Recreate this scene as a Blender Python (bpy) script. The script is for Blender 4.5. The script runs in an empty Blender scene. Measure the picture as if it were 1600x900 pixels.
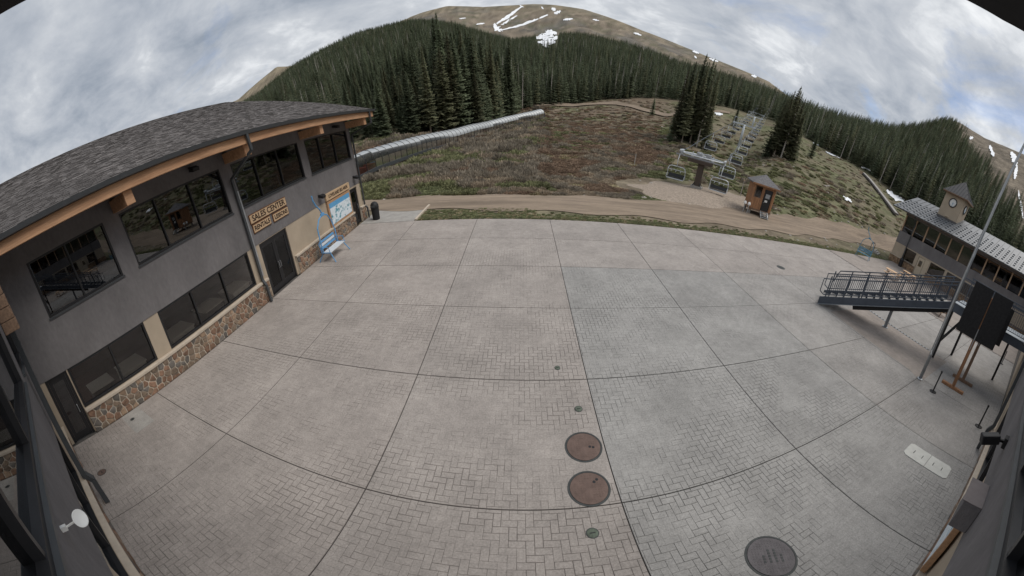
import bpy, bmesh, math, random
import numpy as np
from mathutils import Matrix, Vector
R = math.radians
rng = np.random.default_rng(7)
random.seed(7)
scn = bpy.context.scene
col = scn.collection

# ------------------------------------------------------------------ camera, sky, sun, exposure
cam_d = bpy.data.cameras.new('camera')
cam = bpy.data.objects.new('camera', cam_d); col.objects.link(cam)
cam_d.type = 'PANO'
cam_d.panorama_type = 'EQUIRECTANGULAR'      # a 180 degree multi-sensor wall camera
cam_d.longitude_min, cam_d.longitude_max = -800/512.43, 800/512.43
cam_d.latitude_min, cam_d.latitude_max = -454.1/583.94, 445.9/583.94
cam_d.clip_start = 0.02; cam_d.clip_end = 9000
cam.location = (0, 0, 6); cam.rotation_euler = (R(90-26.421), 0, R(1.626))
scn.camera = cam

SUN_EL, SUN_AZ = 58, 102          # sun direction behind thin cloud, measured clockwise from +Y
world = bpy.data.worlds.new('World'); scn.world = world; world.use_nodes = True
wn = world.node_tree; wn.nodes.clear()
def N(t, kind, **kw):
    n = t.nodes.new(kind)
    for k, v in kw.items(): setattr(n, k, v)
    return n
def world_nodes():
    t = wn; L = t.links.new
    out = N(t, 'ShaderNodeOutputWorld'); bg = N(t, 'ShaderNodeBackground'); bg.inputs[1].default_value = 0.1
    sky = N(t, 'ShaderNodeTexSky', sky_type='NISHITA'); sky.sun_disc = False
    sky.sun_elevation = R(SUN_EL); sky.sun_rotation = R(SUN_AZ); sky.altitude = 3300
    tc = N(t, 'ShaderNodeTexCoord'); sep = N(t, 'ShaderNodeSeparateXYZ'); L(tc.outputs['Generated'], sep.inputs[0])
    mx = N(t, 'ShaderNodeMath', operation='MAXIMUM'); L(sep.outputs[2], mx.inputs[0]); mx.inputs[1].default_value = 0.0
    ad = N(t, 'ShaderNodeMath', operation='ADD'); L(mx.outputs[0], ad.inputs[0]); ad.inputs[1].default_value = 0.28
    dv = N(t, 'ShaderNodeVectorMath', operation='DIVIDE'); L(tc.outputs['Generated'], dv.inputs[0])
    cb = N(t, 'ShaderNodeCombineXYZ'); 
    for i in range(3): L(ad.outputs[0], cb.inputs[i])
    L(cb.outputs[0], dv.inputs[1])
    def noise(scale, detail, rough, dist, off, stretch=(1, 1, 1), rot=0):
        mp = N(t, 'ShaderNodeMapping'); mp.inputs['Location'].default_value = off; mp.inputs['Scale'].default_value = stretch
        mp.inputs['Rotation'].default_value = (0, 0, rot)
        L(dv.outputs[0], mp.inputs[0])
        n = N(t, 'ShaderNodeTexNoise'); L(mp.outputs[0], n.inputs['Vector'])
        n.inputs['Scale'].default_value = scale; n.inputs['Detail'].default_value = detail
        n.inputs['Roughness'].default_value = rough; n.inputs['Distortion'].default_value = dist
        return n.outputs[0]
    def ramp(src, stops):
        r = N(t, 'ShaderNodeValToRGB'); L(src, r.inputs[0]); e = r.color_ramp.elements
        while len(e) < len(stops): e.new(0.5)
        for el, (p, c) in zip(e, stops): el.position = p; el.color = c if len(c) == 4 else (*c, 1)
        return r.outputs[0]
    big = noise(1.0, 7, 0.55, 0.25, (3.1, 1.2, 0), (1, 1.25, 1), 0.4)
    fine = noise(2.6, 8, 0.6, 0.35, (0.4, 7.3, 2), (1, 1.3, 1), 0.7)
    mixn = N(t, 'ShaderNodeMix', data_type='FLOAT'); mixn.inputs[0].default_value = 0.5
    L(big, mixn.inputs[2]); L(fine, mixn.inputs[3])
    cl = ramp(mixn.outputs[0], [(0.36, (1.95, 2.25, 2.7)), (0.455, (2.9, 3.15, 3.55)), (0.54, (3.8, 4.0, 4.3)), (0.63, (5.9, 6.05, 6.2))])
    hole = ramp(noise(1.1, 7, 0.6, 0.7, (8.2, 3.3, 1), (1, 1.6, 1), 0.3), [(0.30, (0.5,)*3), (0.43, (1.0,)*3)])
    mix = N(t, 'ShaderNodeMix', data_type='RGBA'); L(hole, mix.inputs[0]); L(sky.outputs[0], mix.inputs[6]); L(cl, mix.inputs[7])
    L(mix.outputs[2], bg.inputs[0]); L(bg.outputs[0], out.inputs[0])
world_nodes()

sun_d = bpy.data.lights.new('sun', 'SUN'); sun_d.energy = 1.5; sun_d.angle = R(40); sun_d.color = (1, 0.95, 0.88)
sun = bpy.data.objects.new('sun', sun_d); col.objects.link(sun)
sdir = Vector((math.sin(R(SUN_AZ))*math.cos(R(SUN_EL)), math.cos(R(SUN_AZ))*math.cos(R(SUN_EL)), math.sin(R(SUN_EL))))
sun.rotation_euler = sdir.to_track_quat('Z', 'Y').to_euler(); sun.location = (0, -20, 60)
vs = scn.view_settings; vs.view_transform = 'Standard'; vs.look = 'None'; vs.exposure = 0.62; vs.gamma = 1.0; vs.use_curve_mapping = False
scn.cycles.use_denoising = True
scn.cycles.max_bounces = 6; scn.cycles.transparent_max_bounces = 12

# ------------------------------------------------------------------ helpers
class MB:
    def __init__(s): s.v = []; s.f = []; s.n = 0
    def add(s, V, F):
        s.v.extend([tuple(map(float, p)) for p in V]); s.f.extend([tuple(i+s.n for i in f) for f in F]); s.n += len(V); return s
    def box(s, x0, x1, y0, y1, z0, z1):
        x0, x1 = min(x0, x1), max(x0, x1); y0, y1 = min(y0, y1), max(y0, y1); z0, z1 = min(z0, z1), max(z0, z1)
        V = [(x0,y0,z0),(x1,y0,z0),(x1,y1,z0),(x0,y1,z0),(x0,y0,z1),(x1,y0,z1),(x1,y1,z1),(x0,y1,z1)]
        return s.add(V, [(3,2,1,0),(4,5,6,7),(0,1,5,4),(1,2,6,5),(2,3,7,6),(3,0,4,7)])
    def fb(s, u0, u1, n0, n1, z0, z1): return s.box(u0, u1, -n1, -n0, z0, z1)   # facade box: n = outward
    def bar(s, a, b, w, h, up=(0, 0, 1)):
        a, b = Vector(a), Vector(b); d = (b-a).normalized(); up = Vector(up)
        if abs(d.dot(up)) > 0.99: up = Vector((0, 1, 0))
        r = d.cross(up).normalized(); u = r.cross(d)
        V = [p + r*sx*w/2 + u*sz*h/2 for p in (a, b) for sx, sz in ((-1,-1),(1,-1),(1,1),(-1,1))]
        return s.add(V, [(0,1,2,3),(7,6,5,4),(0,4,5,1),(1,5,6,2),(2,6,7,3),(3,7,4,0)])
    def tube(s, pts, r, n=6, cap=True):
        pts = [Vector(p) for p in pts]; rs = r if isinstance(r, (list, tuple)) else [r]*len(pts)
        V = []; prev = None
        for i, p in enumerate(pts):
            d = (pts[min(i+1, len(pts)-1)] - pts[max(i-1, 0)]).normalized()
            ref = prev if prev is not None else (Vector((0,0,1)) if abs(d.z) < 0.9 else Vector((1,0,0)))
            a = d.cross(ref)
            if a.length < 1e-4: a = d.cross(Vector((0.3,1,0.2)))
            a.normalize(); b = a.cross(d); prev = b
            V += [p + (a*math.cos(2*math.pi*k/n) + b*math.sin(2*math.pi*k/n))*rs[i] for k in range(n)]
        F = [(i*n+k, i*n+(k+1)%n, (i+1)*n+(k+1)%n, (i+1)*n+k) for i in range(len(pts)-1) for k in range(n)]
        if cap: F += [tuple(reversed(range(n))), tuple(range((len(pts)-1)*n, len(pts)*n))]
        return s.add(V, F)
    def lathe(s, prof, n=16, c=(0, 0)):
        V = [(c[0]+r*math.cos(2*math.pi*k/n), c[1]+r*math.sin(2*math.pi*k/n), z) for r, z in prof for k in range(n)]
        m = len(prof); F = [(i*n+k, i*n+(k+1)%n, (i+1)*n+(k+1)%n, (i+1)*n+k) for i in range(m-1) for k in range(n)]
        F += [tuple(reversed(range(n))), tuple(range((m-1)*n, m*n))]
        return s.add(V, F)
    def prism(s, poly, z0, z1):
        n = len(poly); V = [(x, y, z0) for x, y in poly] + [(x, y, z1) for x, y in poly]
        return s.add(V, [tuple(reversed(range(n))), tuple(range(n, 2*n))] + [(k, (k+1) % n, n+(k+1) % n, n+k) for k in range(n)])
    def mesh(s, name, mat=None, smooth=False):
        me = bpy.data.meshes.new(name); me.from_pydata(s.v, [], s.f); me.update()
        if mat: me.materials.append(mat)
        if smooth:
            for p in me.polygons: p.use_smooth = True
        return me
    def build(s, name, mat, parent=None, loc=None, rotz=0, smooth=False, bevel=0):
        return link(name, s.mesh(name, mat, smooth), parent, loc, rotz, bevel)
def link(name, me, parent=None, loc=None, rotz=0, bevel=0):
    o = bpy.data.objects.new(name, me); col.objects.link(o); o.parent = parent
    if loc is not None: o.location = loc
    if rotz: o.rotation_euler = (0, 0, rotz)
    if bevel:
        b = o.modifiers.new('bevel', 'BEVEL'); b.width = bevel; b.segments = 2; b.limit_method = 'ANGLE'
    return o
def tag(o, label=None, cat=None, group=None, kind=None):
    if label: o['label'] = label
    if cat: o['category'] = cat
    if group: o['group'] = group
    if kind: o['kind'] = kind
    return o
def thing(name, label, cat, loc=(0, 0, 0), rotz=0, group=None):
    o = bpy.data.objects.new(name, None); col.objects.link(o); o.location = loc; o.rotation_euler = (0, 0, rotz); o.empty_display_size = 0.3
    return tag(o, label, cat, group)
def copy_tree(o, parent=None):
    c = o.copy(); col.objects.link(c); c.parent = parent
    for ch in list(o.children): copy_tree(ch, c)
    return c
def np_mesh(name, V, F, mat, smooth=False, colors=None):
    """V (n,3), F (m,k) uniform polygons."""
    me = bpy.data.meshes.new(name); V = np.asarray(V, np.float32); F = np.asarray(F, np.int32); m, k = F.shape
    me.vertices.add(len(V)); me.vertices.foreach_set('co', V.ravel())
    me.loops.add(m*k); me.loops.foreach_set('vertex_index', F.ravel())
    me.polygons.add(m); me.polygons.foreach_set('loop_start', np.arange(0, m*k, k, dtype=np.int32))
    me.polygons.foreach_set('loop_total', np.full(m, k, np.int32))
    if colors is not None:
        a = me.color_attributes.new('Col', 'FLOAT_COLOR', 'POINT'); c = np.ones((len(V), 4), np.float32); c[:, :3] = colors
        a.data.foreach_set('color', c.ravel())
    me.update(calc_edges=True); me.validate()
    if not smooth: me.shade_flat()
    if mat: me.materials.append(mat)
    return me

# ------------------------------------------------------------------ materials
M = {}
def mat(name, color, rough=0.8, metal=0.0, var=0.25, scale=6.0, detail=6, bump=0.0, bscale=None, vcol=False, island=0.0, obj_rand=0.0,
        tint2=None, tfac=(0.45, 0.62), tscale=1.0, stretch=(1, 1, 1), spec=0.4, coords='Object', trans=0.0, grain=0.0, gscale=20.0):
    m = bpy.data.materials.new(name); m.use_nodes = True; t = m.node_tree; t.nodes.clear(); L = t.links.new
    out = N(t, 'ShaderNodeOutputMaterial'); p = N(t, 'ShaderNodeBsdfPrincipled'); L(p.outputs[0], out.inputs[0])
    p.inputs['Roughness'].default_value = rough; p.inputs['Metallic'].default_value = metal; p.inputs['Specular IOR Level'].default_value = spec
    tc = N(t, 'ShaderNodeTexCoord'); mp = N(t, 'ShaderNodeMapping'); mp.inputs['Scale'].default_value = stretch
    L(tc.outputs[coords], mp.inputs[0])
    base = N(t, 'ShaderNodeRGB'); base.outputs[0].default_value = (*color, 1); cur = base.outputs[0]
    if vcol:
        a = N(t, 'ShaderNodeAttribute', attribute_name='Col'); cur = a.outputs['Color']
    def mixc(fac, a, b, blend='MIX'):
        x = N(t, 'ShaderNodeMix', data_type='RGBA', blend_type=blend)
        if isinstance(fac, float): x.inputs[0].default_value = fac
        else: L(fac, x.inputs[0])
        for s, v in ((6, a), (7, b)):
            if isinstance(v, tuple): x.inputs[s].default_value = v
            else: L(v, x.inputs[s])
        return x.outputs[2]
    def noise(sc, det=6, ro=0.6):
        n = N(t, 'ShaderNodeTexNoise'); L(mp.outputs[0], n.inputs['Vector']); n.inputs['Scale'].default_value = sc
        n.inputs['Detail'].default_value = det; n.inputs['Roughness'].default_value = ro; return n.outputs[0]
    def mrange(src, a, b, c, d):
        r = N(t, 'ShaderNodeMapRange'); L(src, r.inputs[0])
        for i, v in enumerate((a, b, c, d)): r.inputs[i+1].default_value = v
        return r.outputs[0]
    if tint2:
        cur = mixc(mrange(noise(tscale), tfac[0], tfac[1], 0, 1), cur, (*tint2, 1))
    def mulv(cur, val):
        cb = N(t, 'ShaderNodeCombineColor')
        for i in range(3): L(val, cb.inputs[i])
        return mixc(1.0, cur, cb.outputs[0], 'MULTIPLY')
    if var: cur = mulv(cur, mrange(noise(scale, detail), 0.3, 0.7, 1-var, 1+var))
    if grain: cur = mulv(cur, mrange(noise(gscale, 3, 0.7), 0.3, 0.7, 1-grain, 1+grain)); cur = mulv(cur, mrange(noise(gscale*0.16, 8, 0.7), 0.3, 0.7, 1-grain*0.7, 1+grain*0.7))
    if island:
        g = N(t, 'ShaderNodeNewGeometry'); cur = mulv(cur, mrange(g.outputs['Random Per Island'], 0, 1, 1-island, 1+island))
    if obj_rand:
        g = N(t, 'ShaderNodeObjectInfo'); cur = mulv(cur, mrange(g.outputs['Random'], 0, 1, 1-obj_rand, 1+obj_rand))
    L(cur, p.inputs['Base Color'])
    if bump:
        b = N(t, 'ShaderNodeBump'); b.inputs['Strength'].default_value = bump; b.inputs['Distance'].default_value = 0.02
        L(noise(bscale or scale*4, 5), b.inputs['Height']); L(b.outputs[0], p.inputs['Normal'])
    if trans:
        tr = N(t, 'ShaderNodeBsdfTranslucent'); L(cur, tr.inputs[0]); ms = N(t, 'ShaderNodeMixShader'); ms.inputs[0].default_value = trans
        L(p.outputs[0], ms.inputs[1]); L(tr.outputs[0], ms.inputs[2]); L(ms.outputs[0], out.inputs[0])
    M[name] = m; return m
def glass(name, tint, base_refl, fres=1.45, rough=0.01, gcol=(0.85, 0.88, 0.92)):
    m = bpy.data.materials.new(name); m.use_nodes = True; t = m.node_tree; t.nodes.clear(); L = t.links.new
    out = N(t, 'ShaderNodeOutputMaterial'); tr = N(t, 'ShaderNodeBsdfTransparent'); tr.inputs[0].default_value = (*tint, 1)
    gl = N(t, 'ShaderNodeBsdfGlossy'); gl.inputs['Roughness'].default_value = rough; gl.inputs[0].default_value = (*gcol, 1)
    fr = N(t, 'ShaderNodeFresnel'); fr.inputs[0].default_value = fres
    ad = N(t, 'ShaderNodeMath', operation='ADD'); L(fr.outputs[0], ad.inputs[0]); ad.inputs[1].default_value = base_refl; ad.use_clamp = True
    ms = N(t, 'ShaderNodeMixShader'); L(ad.outputs[0], ms.inputs[0]); L(tr.outputs[0], ms.inputs[1]); L(gl.outputs[0], ms.inputs[2]); L(ms.outputs[0], out.inputs[0])
    M[name] = m; return m

mat('joint', (0.10, 0.093, 0.087), 0.95, scale=3, bump=0.2)
mat('slab_mortar', (0.142, 0.127, 0.118), 0.95, scale=2, var=0.2)
mat('slab_mortar_grey', (0.124, 0.121, 0.117), 0.95, scale=2, var=0.2)
mat('brick', (0.33, 0.295, 0.275), 0.85, var=0.17, scale=0.6, detail=14, bump=0.2, bscale=40, island=0.02, grain=0.2, gscale=26, vcol=True, coords='Generated', spec=0.3)
M['brick'].node_tree  # world-space coordinates are set below
mat('concrete', (0.33, 0.315, 0.295), 0.9, var=0.14, scale=1.5, bump=0.2, bscale=25, grain=0.15)
mat('concrete_pad', (0.285, 0.25, 0.225), 0.9, var=0.12, scale=0.8, bump=0.2, bscale=25, grain=0.15)
mat('ground', (0.1, 0.09, 0.06), 1.0, vcol=True, var=0.34, scale=0.35, detail=12, bump=0.6, bscale=1.2, spec=0.1, grain=0.28, gscale=1.8)
mat('dirt', (0.27, 0.215, 0.165), 1.0, grain=0.15, gscale=5, var=0.22, scale=0.5, detail=10, bump=0.5, bscale=3, stretch=(0.25, 1.6, 1), tint2=(0.20, 0.16, 0.125), tscale=0.8, spec=0.1)
mat('gravel', (0.30, 0.25, 0.205), 1.0, var=0.35, scale=5, detail=8, bump=1.0, bscale=9, spec=0.1)
mat('snow', (0.82, 0.84, 0.87), 0.7, var=0.1, scale=0.1)
mat('stucco', (0.180, 0.171, 0.173), 0.95, var=0.16, scale=0.8, grain=0.10, gscale=9, stretch=(1, 1, 0.45), bump=0.35, bscale=60, spec=0.2)
mat('beige', (0.44, 0.365, 0.28), 0.95, var=0.1, scale=0.9, bump=0.3, bscale=60, spec=0.2)
mat('sill', (0.50, 0.43, 0.35), 0.9, var=0.12, scale=4, bump=0.2)
mat('mortar', (0.60, 0.53, 0.44), 0.95, var=0.15, scale=8, bump=0.4)
for nm, c in (('stone_a', (0.23, 0.14, 0.095)), ('stone_b', (0.20, 0.15, 0.11)), ('stone_c', (0.15, 0.135, 0.12)), ('stone_d', (0.30, 0.21, 0.145))):
    mat(nm, c, 0.85, var=0.35, scale=7, bump=0.6, bscale=18, obj_rand=0.25)
mat('stone_far', (0.24, 0.16, 0.10), 0.9, var=0.6, scale=3.5, detail=3, bump=0.8, bscale=4)
mat('timber', (0.56, 0.33, 0.19), 0.7, var=0.22, scale=2.2, detail=8, stretch=(0.5, 6, 6), bump=0.2, tint2=(0.47, 0.26, 0.145), tscale=1.5)
mat('timber_dark', (0.21, 0.135, 0.09), 0.8, var=0.3, scale=2.5, stretch=(0.6, 8, 8), bump=0.3)
mat('shingle', (0.125, 0.116, 0.114), 0.95, var=0.25, scale=3, island=0.34, bump=0.3, bscale=70, spec=0.2)
mat('roof_dark', (0.07, 0.066, 0.066), 0.95, var=0.2)
mat('gutter', (0.055, 0.06, 0.065), 0.5, var=0.1, spec=0.5)
mat('frame', (0.02, 0.02, 0.022), 0.4, var=0.1, spec=0.5)
mat('soffit', (0.17, 0.15, 0.15), 0.9, var=0.1)
mat('interior', (0.16, 0.10, 0.085), 0.95, var=0.2, scale=0.8)
mat('interior_wall', (0.20, 0.17, 0.16), 0.95, var=0.2, scale=0.8)
mat('cabinet', (0.82, 0.82, 0.76), 0.6, var=0.06)
mat('cabinet_dark', (0.10, 0.09, 0.09), 0.6, var=0.1)
mat('galv', (0.42, 0.44, 0.46), 0.45, metal=0.6, var=0.15, scale=3)
mat('steel_dark', (0.085, 0.10, 0.125), 0.5, metal=0.2, var=0.15, scale=2)
mat('steel_light', (0.30, 0.33, 0.36), 0.5, metal=0.4, var=0.15)
mat('black', (0.016, 0.016, 0.018), 0.6, var=0.1)
mat('board_black', (0.022, 0.021, 0.022), 0.85, var=0.3, scale=9, bump=0.4, bscale=40)
mat('rust', (0.150, 0.104, 0.088), 0.75, metal=0.2, var=0.22, scale=5, detail=9, bump=0.5, bscale=70)
mat('iron', (0.13, 0.12, 0.125), 0.7, metal=0.3, var=0.2, scale=6, bump=0.5, bscale=60)
mat('iron_ring', (0.06, 0.065, 0.065), 0.7, metal=0.3, var=0.2)
mat('cap_green', (0.09, 0.11, 0.085), 0.8, var=0.35, scale=20)
mat('polymer', (0.50, 0.50, 0.47), 0.8, var=0.1, scale=4, bump=0.3, bscale=50)
mat('white', (0.78, 0.78, 0.76), 0.5, var=0.05)
mat('blue', (0.12, 0.33, 0.60), 0.4, var=0.12, scale=5, spec=0.5)
mat('blue_dull', (0.10, 0.25, 0.36), 0.5, var=0.15, scale=5)
mat('seat_pale', (0.62, 0.66, 0.70), 0.5, var=0.06)
mat('seat_black', (0.02, 0.022, 0.025), 0.5, var=0.1)
mat('chair_steel', (0.60, 0.64, 0.68), 0.45, metal=0.1, var=0.1)
mat('sign_wood', (0.56, 0.40, 0.25), 0.6, var=0.15, scale=3, stretch=(0.6, 6, 6))
mat('sign_edge', (0.16, 0.07, 0.03), 0.7, var=0.2)
mat('letter', (0.035, 0.018, 0.014), 0.6, var=0.1)
mat('map_frame', (0.42, 0.25, 0.14), 0.6, var=0.2, scale=3, stretch=(0.6, 6, 6))
mat('map_blue', (0.12, 0.36, 0.62), 0.5, var=0.1)
mat('map_snow', (0.72, 0.79, 0.84), 0.5, var=0.1, scale=3, tint2=(0.06, 0.28, 0.36), tfac=(0.52, 0.62), tscale=2.6, stretch=(1, 1, 1.6))
mat('metal_roof', (0.165, 0.173, 0.185), 0.5, metal=0.1, var=0.1, scale=0.6)
mat('tower_roof', (0.12, 0.115, 0.115), 0.55, metal=0.3, var=0.12)
mat('cream', (0.52, 0.44, 0.33), 0.8, var=0.06)
mat('post_wood', (0.43, 0.30, 0.20), 0.8, var=0.1)
mat('hut_wood', (0.34, 0.175, 0.09), 0.7, var=0.3, scale=2, stretch=(6, 6, 0.5), obj_rand=0.15)
mat('hut_roof', (0.15, 0.145, 0.15), 0.95, var=0.35, scale=6)
mat('pale_wood', (0.62, 0.42, 0.26), 0.8, var=0.12, scale=3)
mat('red', (0.36, 0.06, 0.04), 0.6, var=0.1)
mat('orange', (0.55, 0.16, 0.04), 0.7, var=0.1)
mat('bark', (0.24, 0.20, 0.165), 0.95, var=0.3, scale=4, stretch=(1, 1, 0.2), obj_rand=0.2)
mat('bark_grey', (0.40, 0.365, 0.33), 0.95, var=0.2, scale=4, obj_rand=0.2)
mat('needles', (0.150, 0.176, 0.112), 0.8, var=0.3, scale=0.35, obj_rand=0.35, island=0.3, spec=0.2, trans=0.45)
mat('needles_olive', (0.175, 0.180, 0.110), 0.8, var=0.3, scale=0.35, obj_rand=0.35, island=0.3, spec=0.2, trans=0.45)
mat('brush_brown', (0.37, 0.305, 0.23), 1.0, var=0.2, obj_rand=0.3, island=0.25, spec=0.1, trans=0.3)
mat('brush_grey', (0.31, 0.27, 0.215), 1.0, var=0.2, obj_rand=0.3, island=0.3, spec=0.1, trans=0.3)
mat('brush_red', (0.28, 0.205, 0.15), 1.0, var=0.2, obj_rand=0.3, island=0.3, spec=0.1, trans=0.3)
mat('brush_green', (0.24, 0.245, 0.135), 1.0, var=0.2, obj_rand=0.35, island=0.3, spec=0.1, trans=0.2)
mat('grass', (0.245, 0.26, 0.145), 1.0, var=0.2, obj_rand=0.35, island=0.35, spec=0.1, trans=0.3)
mat('straw', (0.36, 0.31, 0.20), 1.0, var=0.2, obj_rand=0.3, island=0.3, spec=0.1)
mat('rock', (0.34, 0.31, 0.28), 0.95, var=0.25, scale=3, obj_rand=0.3)
glass('glass_dark', (0.80, 0.77, 0.74), 0.02)
glass('glass_upper', (0.35, 0.35, 0.35), 0.10)
glass('glass_clear', (0.34, 0.36, 0.35), 0.04, 1.3, rough=0.15); glass('tube_skin', (0.42, 0.43, 0.41), 0.03, 1.12, rough=0.5, gcol=(0.66, 0.67, 0.66))
# bricks, ground sheets use world-space noise
for nm in ('brick', 'concrete', 'concrete_pad', 'slab_mortar', 'slab_mortar_grey', 'ground', 'dirt', 'gravel', 'needles', 'needles_olive'):
    t = M[nm].node_tree
    mp = next(n for n in t.nodes if n.bl_idname == 'ShaderNodeMapping')
    g = N(t, 'ShaderNodeNewGeometry'); t.links.new(g.outputs['Position'], mp.inputs[0])

# ------------------------------------------------------------------ terrain
T_AZ = np.array([-90,-43,-39.5,-35.8,-34,-28.8,-26,-22.8,-15.5,-13.7,-12,-10.3,-5.4,-1.6,1.2,3.8,8,12.7,16.4,22,26,31,36.3,41.5,47.5,52,57,61,64.3,66.6,71.6,78.6,90.])
def col_tab(pairs):
    a = np.array(pairs, float); return np.interp(T_AZ, a[:, 0], a[:, 1])
T_D0 = col_tab([(-90,30),(-30,33),(0,34),(20,40),(40,43),(55,50),(62,62),(90,66)])
T_D1 = col_tab([(-90,60),(-43,60),(-26,45),(-12,62),(-5.7,78),(2.7,104),(8,104),(22,100),(26,75),(31,80),(35,95),(41,80),(48,80),(55,85),(62,95),(90,95)])
T_Z1 = col_tab([(-90,2),(-43,1.5),(-26,1.2),(-12,1.1),(-5.7,1.6),(2.7,4.2),(8,4.8),(22,6.6),(26,4.8),(31,4.5),(35,4.4),(41,6.7),(48,6.5),(55,6.5),(62,6),(90,5)])
T_DF = col_tab([(-90,75),(-43,75),(-25,75),(-12,80),(-5.7,92),(1.3,130),(8.3,150),(16,160),(22,165),(31,170),(36,180),(41,170),(48.4,150),(55.4,140),(62,130),(66,120),(90,115)])
T_ZF = col_tab([(-90,4),(-43,3.2),(-25,3.5),(-12,2.3),(-5.7,2.3),(1.3,8),(8.3,10.6),(16,16.6),(22,19),(31,23),(36,24),(41,23.6),(48.4,17.5),(55.4,16),(62,12),(66,10.6),(90,10)])
T_DR = col_tab([(-90,850),(-43,850),(-16,900),(-10,900),(-4,950),(4,950),(9,850),(16,750),(36,600),(42,480),(57,480),(62,560),(66,650),(90,650)])
T_ER = col_tab([(-90,9),(-43,9.3),(-39.5,10.0),(-35.8,11.5),(-34,12.25),(-28.8,13.7),(-22.8,15.1),(-15.5,15.7),(-13.7,15.4),(-10.3,14.6),(-5.2,12.7),(-1.6,11.7),(1.2,12.2),(3.8,12.8),(7.2,13.3),(12.7,12.9),(16.4,12.5),(22,11.3),(26,11.3),(31,10.9),(36.3,10.8),(41.5,10.55),(47,11),(52,11.9),(57,12.9),(60.8,14.9),(64.3,17.0),(66.6,17.3),(71.6,17.05),(78.6,17.8),(90,18)])
T_TH = col_tab([(-90,10),(-10,11),(20,14),(60,14),(64,6),(66,1),(90,1)])          # tree height taken off the tree-top skyline
T_ZR = 6 + T_DR*np.tan(np.radians(T_ER)) - T_TH
T_DM = col_tab([(-90,1400),(-34,1400),(-26,1700),(-15,2300),(90,2300)])
T_EM = col_tab([(-90,8),(-43,9.5),(-39.5,10.96),(-35.8,12.45),(-34,12.0),(-28.8,12.0),(-22.8,13.0),(-17.5,14.6),(-15.5,15.7),(-13.7,16.3),(-10.2,16.95),(-7.5,16.6),(-5,16.45),(-1.6,16.65),(1.2,16.9),(3.8,16.9),(7,16.75),(11.4,15.75),(16,14.45),(21,13.4),(26,12.5),(31,11.9),(36.3,11.35),(41.5,9.6),(47,8.5),(57,8),(90,8)])
T_ZM = 6 + T_DM*np.tan(np.radians(T_EM))
_nz = [(rng.uniform(0, 6.28), rng.uniform(0, 6.28), rng.uniform(-1, 1, 2)) for _ in range(10)]
def bumps(x, y, w):
    s = 0
    for i, (p, q, d) in enumerate(_nz[:6]):
        k = 2*math.pi/w*(0.6+0.5*i); a = math.atan2(d[1], d[0])
        s = s + np.sin((x*math.cos(a)+y*math.sin(a))*k + p)*np.sin((-x*math.sin(a)+y*math.cos(a))*k*0.8 + q)/(1+0.7*i)
    return s*0.5
def height(x, y):
    x = np.asarray(x, float); y = np.asarray(y, float); d = np.hypot(x, y); az = np.clip(np.degrees(np.arctan2(x, y)), -90, 90)
    I = lambda t: np.interp(az, T_AZ, t)
    d0, d1, df, dr, dm = I(T_D0), I(T_D1), I(T_DF), I(T_DR), I(T_DM); z1, zf, zr, zm = I(T_Z1), I(T_ZF), I(T_ZR), I(T_ZM)
    z = np.zeros_like(d)
    def seg(da, db, za, zb, ease=False):
        u = np.clip((d-da)/np.maximum(db-da, 1e-3), 0, 1)
        if ease: u = u*u*(3-2*u)
        return za + (zb-za)*u
    z = np.where(d > d0, seg(d0, d1, 0, z1), z)
    z = np.where(d > d1, seg(d1, df, z1, zf), z)
    z = np.where(d > df, seg(df, dr, zf, zr), z)
    d3 = dr + 0.3*(dm-dr); z3 = np.minimum(zr*0.93, zr-2)
    z = np.where(d > dr, seg(dr, d3, zr, z3, True), z)
    z = np.where(d > d3, seg(d3, dm, z3, zm), z)
    z = np.where(d > dm, seg(dm, dm*1.4, zm, zm*0.7, True), z)
    far = np.clip((d-45)/60, 0, 1)
    z = z + far*bumps(x, y, 38)*0.5 + np.clip((d-130)/300, 0, 1)*bumps(x, y, 150)*4*np.clip((dr-d)/120, 0, 1) + np.clip((d-900)/600, 0, 1)*(bumps(x, y, 330)*20+np.abs(bumps(x, y, 140))*14)*np.clip((dm*0.97-d)/400, 0, 1)
    inside = (y < 20.45) & (y > -60) & (x > -60) & (x < 47)
    return np.where(inside, -0.35, z - 0.03)
def hz(x, y): return float(height(np.array([x]), np.array([y]))[0])
def lump(x, y, s, seed):      # cheap smooth random field for colouring
    r = np.random.default_rng(seed); v = 0
    for i in range(7):
        a = r.uniform(0, 6.28); k = 6.28/s*(0.5+0.45*i); v = v + np.sin((x*math.cos(a)+y*math.sin(a))*k + r.uniform(0, 6.28) + 1.3*np.sin((x*math.sin(a)-y*math.cos(a))*k*0.7))/(1+0.35*i)
    return v/2.2
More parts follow.
